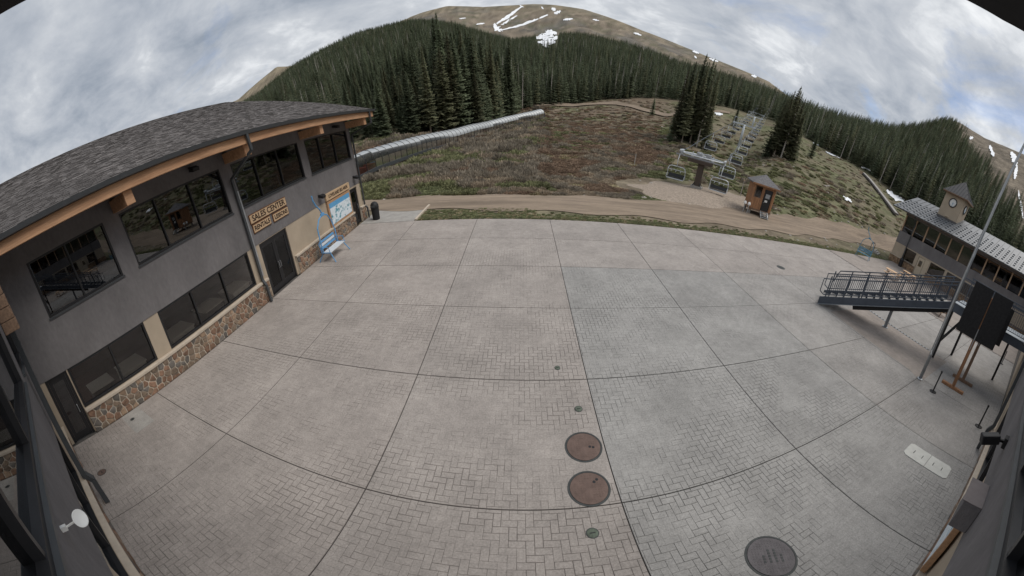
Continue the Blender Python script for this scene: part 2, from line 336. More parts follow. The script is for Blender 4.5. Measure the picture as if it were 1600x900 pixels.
def build_terrain():
    az = np.radians(np.concatenate([np.arange(-180, -100, 8), np.arange(-100, 100, 0.45), np.arange(100, 180.1, 8)]))
    d = np.concatenate([np.linspace(12, 60, 60), 60*np.exp(np.linspace(0, math.log(3400/60), 170))[1:]])
    A, D = np.meshgrid(az, d, indexing='ij'); X, Y = D*np.sin(A), D*np.cos(A); Z = height(X.ravel(), Y.ravel()).reshape(X.shape)
    na, nd = X.shape; idx = np.arange(na*nd).reshape(na, nd)
    F = np.stack([idx[:-1, :-1], idx[1:, :-1], idx[1:, 1:], idx[:-1, 1:]], -1).reshape(-1, 4)
    x, y, z = X.ravel(), Y.ravel(), Z.ravel(); dd = D.ravel(); azd = np.clip(np.degrees(A.ravel()), -90, 90)
    df, dr, dm = (np.interp(azd, T_AZ, t) for t in (T_DF, T_DR, T_DM))
    c = np.zeros((len(x), 3)); n1, n2, n3 = lump(x, y, 26, 1), lump(x, y, 9, 2), lump(x, y, 60, 3)
    brown, green, tan, red = np.array((0.165, 0.135, 0.10)), np.array((0.135, 0.138, 0.078)), np.array((0.20, 0.17, 0.125)), np.array((0.155, 0.115, 0.085))
    w = lambda v, a, b: np.clip((v-a)/(b-a), 0, 1)[:, None]
    c[:] = brown; c = c*(1-w(n1, 0.1, 0.7)) + green*w(n1, 0.1, 0.7); c = c*(1-w(n2, 0.35, 0.9)) + tan*w(n2, 0.35, 0.9)
    midz = (np.clip((azd-1)/4, 0, 1)*np.clip((25-azd)/4, 0, 1))[:, None]*w(n3, -0.3, 0.3); c = np.where(dd[:, None] > 45, c*(1-0.6*midz)+red*0.6*midz, c)
    gr = w(azd, 20, 34)*(0.45+0.35*np.clip(lump(x, y, 14, 71), -1, 1)[:, None])*w(dd, 38, 50); c = c*(1-gr)+green*gr
    nearg = 1-w(dd, 30, 44); c = c*(1-0.3*nearg)+tan*0.3*nearg
    forest = w(dd-df, -6, 8); c = c*(1-forest) + np.array((0.075, 0.078, 0.05))*forest
    alp = w(dd-dr, 10, 220) ; rockc = np.array((0.20, 0.168, 0.13)); gry = np.array((0.14, 0.13, 0.115)); gold = np.array((0.24, 0.205, 0.13)); n4 = lump(x, y, 300, 5)
    ac = rockc*(1-w(n4, 0, 0.7)) + gry*w(n4, 0, 0.7); top = w(dd-dm, -260, 0); ac = ac*(1-0.5*top)+gold*0.5*top
    ac = ac*(1+0.30*np.clip(lump(x, y, 70, 61), -1, 1)+0.22*np.clip(lump(x, y, 28, 62), -1, 1))[:, None]; gp_ = w(lump(x, y, 130, 63), 0.25, 0.6)*0.5*(1-top); ac = ac*(1-gp_)+np.array((0.105, 0.11, 0.07))*gp_
    c = c*(1-alp)+ac*alp
    eld = np.degrees(np.arctan2(z-6, dd)); rr = w(azd, 63.5, 65.5)*w(eld-(15.4-0.6*(azd-66.5)+0.9*lump(x, y, 60, 9)), 0, 0.8); c = c*(1-rr) + (rockc*(0.85+0.35*np.clip(lump(x, y, 24, 8), -1, 1))[:, None])*rr
    me = np_mesh('ground', np.stack([x, y, z], 1), F, M['ground'], True, c)
    tag(link('ground', me), 'brown and green mountain meadow rising to forested slopes and bare peaks', kind='structure')
build_terrain()

def drape(name, fx, n, m, lift, matn, label, kind='structure', noise_edge=0.0):
    """sheet from fx(u,v)->(x,y) draped on the ground."""
    V = []
    for i in range(n+1):
        for j in range(m+1):
            x, y = fx(i/n, j/m); V.append((x, y, hz(x, y)+lift if not callable(lift) else hz(x, y)+lift(i/n, j/m)))
    F = [(i*(m+1)+j, (i+1)*(m+1)+j, (i+1)*(m+1)+j+1, i*(m+1)+j+1) for i in range(n) for j in range(m)]
    o = link(name, np_mesh(name, V, F, M[matn], True)); tag(o, label, kind=kind); return o
def road_fx(u, v):
    x = -34 + 150*u
    yc = np.interp(x, [-34, -12, 0, 12, 22, 32, 44, 60, 90, 116], [28, 25.6, 24.6, 25.2, 27.0, 28.6, 29.5, 29, 27, 24]); w = np.interp(x, [-34, -10, 10, 26, 45, 116], [3.5, 3.8, 5.2, 7.6, 6.5, 4])
    return x, yc + (v-0.5)*w + 0.35*math.sin(x*0.9+v*9)*abs(v-0.5)*2
drape('dirt_road', road_fx, 160, 8, 0.045, 'dirt', 'tan dirt service road with tyre tracks beyond the plaza')
def upper_fx(u, v):
    a = np.interp(u, [0, 0.25, 0.5, 0.62, 0.8, 1], [-3, 6, 14.5, 18.5, 23, 32]); d = np.interp(u, [0, 0.25, 0.5, 0.62, 0.8, 1], [127, 140, 140, 128, 118, 150])
    d += (v-0.5)*7; return d*math.sin(R(a)), d*math.cos(R(a))
drape('meadow_track', upper_fx, 60, 3, 0.35, 'dirt', 'pale dirt track crossing the far meadow below the forest')
def side_fx(u, v):
    p = (-36+19*u, 62+14*u + (v-0.5)*2.6 ); return p
drape('forest_track', side_fx, 20, 2, 0.3, 'dirt', 'short pale track behind the covered conveyor')
def pad_fx(u, v):
    a = 2*math.pi*u; r = v*(1+0.10*math.sin(3*a+1)+0.07*math.sin(7*a)); return 20.0+10.2*r*math.cos(a)+1.5*r*math.sin(a), 33.9+5.6*r*math.sin(a)+1.2*r*math.cos(a)
drape('gravel_pad', pad_fx, 48, 10, lambda u, v: -0.12+0.62*max(0, 1-v**1.6)+0.05*math.sin(u*60)*v, 'gravel', 'mounded tan gravel pad under the chairlift terminal')

# ------------------------------------------------------------------ plaza
XL = [-11.32, -7.03, -2.84, 1.86, 6.37, 10.80, 15.35, 19.85, 24.4, 28.9, 33.4, 37.9, 42.4, 45.3]
YL = [-0.9, 3.345, 6.915, 10.464, 13.85, 17.25, 20.62]
def plaza():
    root = MB().box(-60, 46.5, -25, 20.5, -0.34, -0.05).build('plaza', M['joint'])
    tag(root, 'stamped concrete plaza divided into large panels', kind='structure')
    g = 0.007
    def tintof(i, j):
        x, y = (XL[i]+XL[i+1])/2, (YL[j]+YL[j+1])/2
        pink, grey = np.array((0.322, 0.289, 0.266)), np.array((0.285, 0.277, 0.266))
        w = 0.0
        if x > 1.9: w = 1.0 if y < 14 else 0.25
        if x > 10.8: w = 0.75 if y < 14 else 0.15
        elif 1.9 < x and y > 14: w = 0.2
        if -2.84 < x < 1.86: w = 0.12
        t = pink*(1-w)+grey*w
        return t*(1+rng.uniform(-0.045, 0.045))
    slabs = []
    for i in range(len(XL)-1):
        for j in range(len(YL)-1):
            x0, x1, y0, y1 = XL[i]+g, XL[i+1]-g, YL[j]+g, YL[j+1]-g
            if x0 > 36 and y1 < 3: pass
            tcol = tintof(i, j); slabs.append((x0, x1, y0, y1, tcol))
            MB().box(x0, x1, y0, y1, -0.05, -0.0065 if x0 < 28 else 0.0).build('slab', M['slab_mortar' if tcol[0] > tcol[2]*1.1 else 'slab_mortar_grey'] if x0 < 28 else M['concrete_pad'], root)
    MB().box(XL[0]+g, -7.15, 20.66, 24.2, -0.05, 0.0).build('slab', M['concrete'], root)
    kb = MB().bar((-7.05, 20.7, 0.02), (-7.0, 24.2, 0.02), 0.14, 0.16).build('edging', M['sill'], root)
    # stamped bricks: axis-aligned herringbone 0.30 x 0.15
    c = 0.136; gap = 0.010
    B = []
    nx0, nx1 = int(-11.4/c)-3, int(28.2/c)+3; ny0, ny1 = int(-1/c)-3, int(20.8/c)+3
    for j in range(ny0, ny1):
        for k in range(nx0, nx1):
            r = (k-j) % 4
            if r == 0: B.append((k*c, (k+2)*c, j*c, (j+1)*c))
            elif r == 2: B.append((k*c, (k+1)*c, (j-1)*c, (j+1)*c))
    B = np.array(B)
    V = []; C = []; cand = []
    for (x0, x1, y0, y1, tc) in slabs:
        if x0 > 28: continue
        m = 0.006
        b = B[(B[:, 1] > x0+m+0.012) & (B[:, 0] < x1-m-0.012) & (B[:, 3] > y0+m+0.012) & (B[:, 2] < y1-m-0.012)].copy()
        full = (b[:, 0] > x0+m) & (b[:, 1] < x1-m) & (b[:, 2] > y0+m) & (b[:, 3] < y1-m)
        wr = np.clip(0.42+0.75*lump((b[:, 0]+b[:, 1])/2, (b[:, 2]+b[:, 3])/2, 3.4, 77)+0.5*rng.uniform(-1, 1, len(b)), 0.10, 1.15)*np.clip((22-(b[:, 2]+b[:, 3])/2)/9, 0.12, 1)*np.clip((26-(b[:, 0]+b[:, 1])/2)/11, 0.0, 1); wx = wr*gap/2      # the stamp is worn shallow in places
        b[:, 0] = np.maximum(b[:, 0]+wx, x0+m); b[:, 1] = np.minimum(b[:, 1]-wx, x1-m); b[:, 2] = np.maximum(b[:, 2]+wx, y0+m); b[:, 3] = np.minimum(b[:, 3]-wx, y1-m)
        # the stone under the manhole covers and the pavement lids is left whole
        for q, f, w_ in zip(b, full, wr): cand.append((q, f, tc, float(w_)))
    dist = np.array([math.hypot((q[0][0]+q[0][1])/2-0.3, (q[0][2]+q[0][3])/2+0.5) if q[1] else 1e9 for q in cand])
    order = np.argsort(dist); single = set(order[:300].tolist())
    shapes = {}
    def brick_geo(q, t, e=0.002):
        x0, x1, y0, y1 = q; h = 0.0 + t
        return np.array([(x0, y0, -0.0068), (x1, y0, -0.0068), (x1, y1, -0.0068), (x0, y1, -0.0068), (x0+e, y0+e, h), (x1-e, y0+e, h), (x1-e, y1-e, h), (x0+e, y1-e, h)])
    BF = np.array([(4, 5, 6, 7), (0, 1, 5, 4), (1, 2, 6, 5), (2, 3, 7, 6), (3, 0, 4, 7)])
    VV, FF, CC, n = [], [], [], 0
    for i, (q, f, tc, w_) in enumerate(cand):
        if i in single:
            key = ('h' if q[1]-q[0] > q[3]-q[2] else 'v', round(float(tc[0]), 4))
            if key not in shapes:
                cx, cy = (q[0]+q[1])/2, (q[2]+q[3])/2; v = brick_geo(q-np.array([cx, cx, cy, cy]), 0); shapes[key] = np_mesh('brick', v, BF, M['brick'], colors=np.tile(tc, (8, 1)))
            link('brick', shapes[key], root, ((q[0]+q[1])/2, (q[2]+q[3])/2, rng.uniform(-0.0006, 0.0006)))
        else:
            # worn stamp: many pieces sit almost flush
            VV.append(brick_geo(q, rng.uniform(-0.0008, 0.0008)*w_, 0.003*w_)); FF.append(BF+n); n += 8; CC.append(np.tile(tc, (8, 1)))
    o = link('stamped_bricks', np_mesh('stamped_bricks', np.concatenate(VV), np.concatenate(FF), M['brick'], colors=np.concatenate(CC)), root); o['kind'] = 'stuff'
    # smooth sloped strip under the staircase, and the smooth square by the shop door
    MB().add([(15.5, 9.5, 0.004), (15.45, 4.0, 0.004), (14.95, 3.1, 0.004), (19.7, 3.1, 0.004), (19.7, 9.6, 0.004)], [(0, 1, 2, 3, 4)]).build('smooth_strip', M['concrete_pad'], root)
    MB().box(-11.3, -9.84, 1.7, 2.43, -0.02, 0.003).build('smooth_square', M['concrete'], root)
    return root
plaza_root = plaza()

# ------------------------------------------------------------------ building pieces
def wall_boxes(mb, u0, u1, z0, z1, ops, n0, n1):
    us = sorted({u0, u1, *[min(max(o[0], u0), u1) for o in ops], *[min(max(o[1], u0), u1) for o in ops]})
    for a, b in zip(us[:-1], us[1:]):
        if b-a < 1e-4: continue
        cuts = sorted([(max(o[2], z0), min(o[3], z1)) for o in ops if o[0] < (a+b)/2 < o[1] and o[3] > z0 and o[2] < z1]); z = z0
        for c0, c1 in cuts:
            if c0 > z+1e-4: mb.fb(a, b, n0, n1, z, c0)
            z = max(z, c1)
        if z < z1-1e-4: mb.fb(a, b, n0, n1, z, z1)
def window(root, u0, u1, z0, z1, mulls, n=0.0, gl='glass_upper', fw=0.07, sill=True):
    d0, d1 = n-0.13, n+0.02
    f = MB().fb(u0, u1, d0, d1, z1-fw, z1).fb(u0, u1, d0, d1, z0, z0+fw).fb(u0, u0+fw, d0, d1-0.002, z0+fw, z1-fw).fb(u1-fw, u1, d0, d1-0.002, z0+fw, z1-fw)
    w = f.build('window', M['frame'], root)
    ed = [u0+fw] + list(mulls) + [u1-fw]
    for m in mulls: MB().fb(m-0.03, m+0.03, d0+0.01, d1-0.01, z0+fw, z1-fw).build('mullion', M['frame'], w)
    for a, b in zip(ed[:-1], ed[1:]):
        MB().fb(a+0.02, b-0.02, n-0.075, n-0.065, z0+fw, z1-fw).build('pane', M[gl], w)
    if sill: MB().fb(u0-0.04, u1+0.04, n-0.05, n+0.07, z0-0.06, z0-0.002).build('sill', M['gutter'], w)
    return w
def door(root, u0, u1, z1, n=-0.12, leaves=1, hside=1, gl='glass_dark', fm='frame'):
    fw = 0.09; d = MB().fb(u0, u1, n-0.05, n+0.06, z1-fw, z1).fb(u0, u0+fw, n-0.05, n+0.058, 0.0, z1-fw).fb(u1-fw, u1, n-0.05, n+0.058, 0.0, z1-fw).build('door', M[fm], root)
    w = (u1-u0-2*fw)/leaves
    for k in range(leaves):
        a = u0+fw+k*w+0.008; b = a+w-0.016; lf = MB().fb(a, a+0.12, n-0.03, n+0.03, 0.02, z1-fw-0.01).fb(b-0.12, b, n-0.03, n+0.03, 0.02, z1-fw-0.01).fb(a+0.12, b-0.12, n-0.028, n+0.028, 0.02, 0.27).fb(a+0.12, b-0.12, n-0.028, n+0.028, z1-fw-0.15, z1-fw-0.01)
        lf.build('leaf', M[fm], d)
        MB().fb(a+0.125, b-0.125, n-0.006, n+0.006, 0.275, z1-fw-0.155).build('pane', M[gl], d)
        hx = b-0.06 if (leaves == 2 and k == 0) or (leaves == 1 and hside > 0) else a+0.06
        MB().tube([(hx, -(n+0.03), 0.92), (hx, -(n+0.09), 0.95), (hx, -(n+0.09), 1.2), (hx, -(n+0.03), 1.23)], 0.014, 6).build('handle', M['galv'], d)
    return d
def voronoi_cells(L, Hh, size, seed):
    r = np.random.default_rng(seed); nx = max(2, int(L/size)); ny = max(2, int(Hh/(size*0.72))); P = []
    for i in range(nx):
        for j in range(ny): P.append(((i+0.5+r.uniform(-0.42, 0.42))*L/nx, (j+0.5+r.uniform(-0.4, 0.4)+0.25*(i % 2)-0.12)*Hh/ny))
    P = np.array(P); out = []
    for i, p in enumerate(P):
        poly = [(0, 0), (L, 0), (L, Hh), (0, Hh)]; order = np.argsort(np.hypot(*(P-p).T))[1:14]
        for j in order:
            q = P[j]; mx, my = (p+q)/2; nx_, ny_ = q-p; ln = math.hypot(nx_, ny_); nx_, ny_ = nx_/ln, ny_/ln; off = 0.017
            new = []
            for k in range(len(poly)):
                a, b = poly[k], poly[(k+1) % len(poly)]; da = (a[0]-mx)*nx_+(a[1]-my)*ny_+off; db = (b[0]-mx)*nx_+(b[1]-my)*ny_+off
                if da <= 0: new.append(a)
                if (da < 0) != (db < 0): t = da/(da-db); new.append((a[0]+t*(b[0]-a[0]), a[1]+t*(b[1]-a[1])))
            poly = new
            if len(poly) < 3: break
        if len(poly) >= 3: out.append(poly)
    return out
def stone_base(root, u0, u1, z1, n, seed, size=0.25):
    b = MB().fb(u0, u1, n-0.2, n, 0, z1).build('stone_base', M['mortar'], root); r = random.Random(seed)
    for poly in voronoi_cells(u1-u0, z1, size, seed):
        cx = sum(p[0] for p in poly)/len(poly); cz = sum(p[1] for p in poly)/len(poly); t = r.uniform(0.025, 0.055); k = len(poly)
        V = [(u0+x, -(n-0.01), z) for x, z in poly] + [(u0+cx+(x-cx)*0.97, -(n+t*0.6), cz+(z-cz)*0.97) for x, z in poly] + [(u0+cx+(x-cx)*0.78, -(n+t), cz+(z-cz)*0.78) for x, z in poly]
        F = [tuple(range(2*k, 3*k))] + [(a*k+i, a*k+(i+1) % k, (a+1)*k+(i+1) % k, (a+1)*k+i) for a in (0, 1) for i in range(k)]
        MB().add(V, F).build('stone', M[r.choice(['stone_a', 'stone_a', 'stone_b', 'stone_b', 'stone_c', 'stone_d'])], b)
    return b
def downspout(root, pts, w=0.1, matn='gutter'):
    mb = MB()
    for a, b in zip(pts[:-1], pts[1:]): mb.bar(a, b, w, w*0.8)
    return mb.build('downspout', M[matn], root)
def wall_lamp(root, u, z, n=0.0):
    l = MB().fb(u-0.07, u+0.07, n, n+0.05, z-0.07, z+0.07).build('wall_lamp', M['black'], root)
    MB().bar((u, -(n+0.04), z), (u, -(n+0.22), z+0.04), 0.03, 0.03).build('arm', M['black'], l)
    MB().add([(u-0.2, -(n+0.18), z+0.08), (u+0.2, -(n+0.18), z+0.08), (u+0.17, -(n+0.42), z), (u-0.17, -(n+0.42), z), (u-0.2, -(n+0.16), z-0.08), (u+0.2, -(n+0.16), z-0.08), (u+0.17, -(n+0.40), z-0.14), (u-0.17, -(n+0.40), z-0.14)],
             [(0, 1, 2, 3), (7, 6, 5, 4), (0, 4, 5, 1), (1, 5, 6, 2), (2, 6, 7, 3), (3, 7, 4, 0)]).build('lamp_head', M['black'], l)

# ---- the two-storey shop building on the left (facade along +Y, facing +X)
def shop_building():
    root = thing('shop_building', 'two-storey dark grey stucco building with shingled roof, timber eaves and stone base', 'building', (-11.45, 0, 0), R(90))
    UW = [(0.88, 3.96, [2.36]), (4.65, 9.75, [6.22, 7.94]), (10.45, 15.70, [12.0, 13.77]), (16.36, 21.53, [17.86, 19.62])]
    ops = [(a, b, 4.25, 6.14) for a, b, _ in UW]
    mb = MB(); wall_boxes(mb, -1.2, 22.0, 2.5, 7.15, ops, -0.2, 0.0); mb.build('upper_wall', M['stucco'], root)
    MB().box(21.8, 22.0, 0.2, 10, 2.5, 7.15).build('side_wall', M['stucco'], root)
    lops = [(-0.2, 0.66, 0, 2.5), (0.70, 3.98, 0.98, 2.5), (4.66, 9.87, 0.98, 2.5), (10.72, 12.92, 0, 2.46), (20.35, 21.4, 0, 2.38)]
    mb = MB(); wall_boxes(mb, -1.2, 22.0, 0, 2.5, lops, -0.22, -0.02); mb.build('lower_wall', M['beige'], root)
    MB().box(21.8, 21.98, 0.22, 10, 0, 2.5).build('side_wall', M['beige'], root)
    for a, b, m in UW: window(root, a, b, 4.25, 6.14, m, -0.03)
    window(root, 0.72, 3.97, 0.99, 2.49, [2.43], -0.05, 'glass_dark', sill=False); window(root, 4.67, 9.86, 0.99, 2.49, [6.36, 8.08], -0.05, 'glass_dark', sill=False)
    door(root, -0.19, 0.65, 2.49, leaves=1, gl='glass_upper'); door(root, 10.73, 12.91, 2.45, leaves=2); door(root, 20.36, 21.39, 2.37, leaves=1)
    for a, b, sd in ((0.70, 10.55, 3), (13.05, 20.25, 5), (21.42, 22.05, 9)):
        stone_base(root, a, b, 0.86, 0.10, sd)
        MB().fb(a-0.03, b+0.03, -0.03, 0.16, 0.865, 0.965).build('stone_cap', M['sill'], root, bevel=0.012)
    # rooms behind the glass
    rm = MB(); rm.box(-1.0, 21.7, 0.4, 6.0, 0.0, 0.02).box(-1.0, 21.7, 6.0, 6.1, 0.02, 6.9).build('room_shell', M['interior'], root)
    MB().box(-1.0, 21.7, 0.35, 5.95, 3.2, 3.4).box(-1.0, 21.7, 0.35, 5.95, 6.75, 6.85).build('room_ceiling', M['interior_wall'], root)
    # roof: eave 1.65 m out, hip at the far end
    E0, ZE, RN, ZRG, UH, UR = 1.65, 7.12, -5.05, 10.02, 23.05, 16.35
    slope = (ZRG-ZE)/(E0-RN)
    P = lambda u, n: (u, -n, ZE+(E0-n)*slope)
    rf = MB().add([P(-3.5, E0), P(UH, E0), P(UR, RN), P(-3.5, RN), (UH, -(2*RN-E0), ZE), (-3.5, -(2*RN-E0), ZE)], [(0, 1, 2, 3), (1, 4, 2), (2, 4, 5, 3)]).build('roof', M['roof_dark'], root)
    MB().box(-3.5, UH, -E0+0.02, 0.25, ZE-0.10, ZE-0.06).build('soffit', M['soffit'], root)
    # shingles: tapered courses on the front slope
    ex = 0.125; nrm = Vector((0, -slope, 1)).normalized(); up = Vector((0, 1, slope)).normalized(); rows = int((Vector(P(0, RN))-Vector(P(0, E0))).length/ex)
    BF = np.array([(4, 5, 6, 7), (0, 1, 5, 4), (1, 2, 6, 5), (3, 0, 4, 7)]); VV, FF, n = [], [], 0; tmpl = {}
    sing = 0; allsh = []
    for k in range(rows):
        s = k*ex; nn = E0 - s*up.y; umax = UH - (E0-nn) - 0.05; u = -3.4 + rng.uniform(0, 0.3)
        while u < umax:
            w = rng.uniform(0.18, 0.30); allsh.append((k, u, min(u+w-0.012, umax), s, rng.uniform(0.008, 0.03))); u += w
    def shv(u0, u1, s, t):
        b = Vector(P(0, E0)) + up*s; v = []
        for lift in (0.002, t):
            for uu, ss in ((u0, 0), (u1, 0), (u1, ex*1.15), (u0, ex*1.15)):
                q = b + up*ss + nrm*(lift if ss == 0 else 0.004+0.001*(lift > 0.002)); v.append((uu, q.y, q.z))
        return np.array(v)
    score = [-(a[3]*0.6 + abs(a[1]-2.0)) for a in allsh]; pick = set(np.argsort(score)[-300:].tolist())
    for i, (k, u0, u1, s, t) in enumerate(allsh):
        if i in pick:
            wq = round((u1-u0)/0.04)*0.04; wq = max(wq, 0.12)
            if (wq, round(t, 2)) not in tmpl: tmpl[(wq, round(t, 2))] = np_mesh('shingle', shv(0, wq-0.012, 0, t) - np.array(P(0, E0)), BF, M['shingle'])
            b = Vector(P(0, E0)) + up*s; link('shingle', tmpl[(wq, round(t, 2))], rf, (u0, b.y, b.z))
        else: VV.append(shv(u0, u1, s, t)); FF.append(BF+n); n += 8
    o = link('shingles', np_mesh('shingles', np.concatenate(VV), np.concatenate(FF), M['shingle']), rf); o['kind'] = 'stuff'
    # gutter, fascia timber, beam ends
    g = MB()
    g.add([(-3.5, -(E0+0.0), ZE+0.02), (-3.5, -(E0+0.13), ZE+0.03), (-3.5, -(E0+0.10), ZE-0.11), (-3.5, -(E0), ZE-0.13), (UH, -(E0), ZE+0.02), (UH, -(E0+0.13), ZE+0.03), (UH, -(E0+0.10), ZE-0.11), (UH, -(E0), ZE-0.13)],
          [(0, 3, 2, 1), (4, 5, 6, 7), (1, 2, 6, 5), (2, 3, 7, 6), (0, 1, 5, 4)]); g.build('gutter', M['gutter'], root)
    MB().fb(-3.5, UH-0.15, E0-0.30, E0-0.06, ZE-0.46, ZE-0.13).build('eave_beam', M['timber'], root, bevel=0.01)
    for u in (-1.9, 4.65, 10.35, 16.2, 21.75):
        MB().fb(u-0.17, u+0.17, 0.0, E0-0.22, ZE-0.90, ZE-0.47).build('beam_end', M['timber'], root, bevel=0.012)
    downspout(root, [(10.28, -(E0+0.05), ZE-0.1), (10.28, -(E0+0.05), ZE-0.75), (10.15, -0.14, 5.55), (10.15, -0.14, 1.05), (10.15, -0.30, 0.8), (10.15, -0.34, 0.04)], 0.12)
    downspout(root, [(22.1, -(E0+0.05), ZE-0.1), (22.1, -(E0+0.05), ZE-0.85), (22.03, -0.10, 5.75), (22.03, -0.10, 0.9), (22.03, -0.28, 0.75), (22.03, -0.3, 0.04)], 0.11)
    MB().fb(10.22, 10.30, 0.16, 0.17, 1.2, 5.0).build('spout_strip', M['galv'], root)
    for u, z in ((8.3, 6.52), (19.9, 6.5), (16.5, 3.0), (21.2, 3.05)): wall_lamp(root, u, z)
    return root
shop_root = shop_building()

def cabinet(u, n, w, d, h, dark, label):
    o = thing('display_cabinet', label, 'cabinet', (-11.45+n, u, 0.02), R(90), 'counters behind the shop windows')
    MB().box(-w/2, w/2, -d/2, d/2, 0, h-0.05).build('body', M['cabinet_dark' if dark else 'cabinet'], o)
    MB().box(-w/2-0.04, w/2+0.04, -d/2-0.04, d/2+0.04, h-0.05, h).build('top', M['cabinet'], o, bevel=0.01)
    return o
cabinet(1.7, -0.95, 0.9, 0.9, 1.12, True, 'dark counter with pale rim behind the window beside the narrow door')
cabinet(3.1, -0.9, 1.0, 1.1, 1.12, False, 'white counter nearest the beige pier behind the two-pane shop window')
cabinet(5.55, -0.9, 1.15, 1.1, 1.15, False, 'white counter in the left pane of the three-pane shop window')
cabinet(7.5, -1.0, 1.1, 1.1, 1.2, True, 'dark counter with pale rim in the middle pane of the shop window')
cabinet(9.15, -0.9, 1.1, 1.1, 1.2, False, 'white counter in the pane nearest the drainpipe')

def text_mesh(body, size, ext=0.008, bold=0.0):
    cu = bpy.data.curves.new('lettering', 'FONT'); cu.body = body; cu.size = size; cu.extrude = ext; cu.align_x = 'CENTER'; cu.align_y = 'CENTER'; cu.offset = bold
    o = bpy.data.objects.new('lettering', cu); col.objects.link(o); dg = bpy.context.evaluated_depsgraph_get(); me = bpy.data.meshes.new_from_object(o.evaluated_get(dg))
    bpy.data.objects.remove(o); bpy.data.curves.remove(cu); return me
def wood_sign(name, label, body, u0, u1, z0, z1, x, facing, lsize, sx=1.0, tilt=0):
    c = ((u0+u1)/2, (z0+z1)/2); o = thing(name, label, 'sign', (x, c[0], c[1]), facing); w, h = u1-u0, z1-z0
    MB().fb(-w/2, w/2, 0, 0.05, -h/2, h/2).build('border', M['sign_edge'], o, bevel=0.008)
    MB().fb(-w/2+0.035, w/2-0.035, 0.045, 0.062, -h/2+0.035, h/2-0.035).build('board', M['sign_wood'], o)
    me = text_mesh(body, lsize, 0.006, 0.006); me.materials.append(M['letter']); t = link('lettering', me, o, (0, -0.066, 0)); t.rotation_euler = (R(90), 0, 0); t.scale = (sx, 1, 1)
    return o
wood_sign('wooden_sign', 'long carved wooden sign reading SALES CENTER above the double doors', 'SALES CENTER', 10.55, 13.42, 3.42, 3.84, -11.45, R(90), 0.36, 1.08)
wood_sign('wooden_sign', 'small carved wooden sign reading RENTALS beside the drainpipe', 'RENTALS', 10.60, 11.93, 3.0, 3.39, -11.45, R(90), 0.28, 1.0)
wood_sign('wooden_sign', 'small carved wooden sign reading LESSONS right of RENTALS', 'LESSONS', 12.12, 13.42, 2.98, 3.37, -11.45, R(90), 0.27, 1.0)

def trail_map():
    o = thing('trail_map', 'framed blue and white trail map board on the beige shop wall', 'map board', (-11.45, 18.6, 0.96), R(90))
    w, h = 3.0, 1.5
    MB().fb(-w/2, w/2, 0, 0.10, 0, h).build('frame', M['map_frame'], o, bevel=0.01)
    MB().fb(-w/2+0.14, w/2-0.14, 0.09, 0.112, 0.14, h-0.14).build('map_panel', M['map_blue'], o)
    MB().fb(-w/2+0.15, w/2-0.15, 0.111, 0.116, 0.15, h-0.42).build('mountain_print', M['map_snow'], o)
    MB().fb(-w/2-0.02, w/2+0.12, 0, 0.12, h+0.06, h+0.46).build('header', M['sign_wood'], o, bevel=0.01)
    me = text_mesh('LOVELAND SKI AREA', 0.27, 0.006, 0.004); me.materials.append(M['letter']); t = link('lettering', me, o, (0.05, -0.126, h+0.26)); t.rotation_euler = (R(90), 0, 0)
trail_map()

# ---- the building the camera hangs on (facade along -X, facing +Y)
def lodge_building():
    root = thing('lodge_building', 'dark grey stucco building with large windows along the near edge of the plaza', 'building', (0, -0.58, 0), R(180-1.03))
    # local u = -x
    W = [(-24.5, -19.3), (-18.6, -13.4), (-12.7, -7.5), (-6.85, -1.0), (0.95, 6.3), (6.9, 10.6)]
    Wm = [[-22.8, -21.1], [-16.9, -15.1], [-11, -9.2], [-5.0, -3.4, -2.05], [1.9, 3.75], [8.7]]
    ops = [(a, b, 4.25, 6.3) for a, b in W]
    mb = MB(); wall_boxes(mb, -45, 11.2, 2.45, 6.85, ops, -0.25, 0.0); mb.build('upper_wall', M['stucco'], root)
    lops = [(-11.4, -6.6, 0.98, 2.42), (3.6, 8.2, 0.98, 2.42)]
    mb = MB(); wall_boxes(mb, -45, 11.2, 0, 2.45, lops, -0.27, -0.02); mb.build('lower_wall', M['beige'], root)
    for (a, b), m in zip(W, Wm): window(root, a, b, 4.25, 6.3, m, -0.02, fw=0.09)
    for a, b, *_ in lops: window(root, a, b, 0.98, 2.42, [a+1.6, b-1.5], -0.05, 'glass_dark', sill=False)
    for a, b, sd in ((3.3, 11.1, 21), (-14, -4.2, 22)):
        stone_base(root, a, b, 0.86, 0.05, sd, 0.34)
        MB().fb(a-0.03, b+0.03, -0.05, 0.11, 0.865, 0.965).build('stone_cap', M['sill'], root, bevel=0.012)
    MB().box(-45, 11, 0.45, 5, 3.2, 3.4).box(-45, 11, 5, 5.2, 0, 6.7).box(-45, 11, 0.3, 5, 6.7, 6.8).build('room_shell', M['interior'], root)
    downspout(root, [(7.75, -0.12, 6.8), (7.75, -0.12, 1.1), (7.72, -0.26, 0.85), (7.72, -0.27, 0.04)], 0.15)
    downspout(root, [(-12.25, -0.10, 6.8), (-12.25, -0.10, 1.1), (-12.25, -0.24, 0.85), (-12.25, -0.25, 0.04)], 0.15)
    MB().fb(9.4, 9.44, 0.01, 0.05, 2.7, 6.0).build('conduit', M['galv'], root)
    return root
lodge_root = lodge_building()

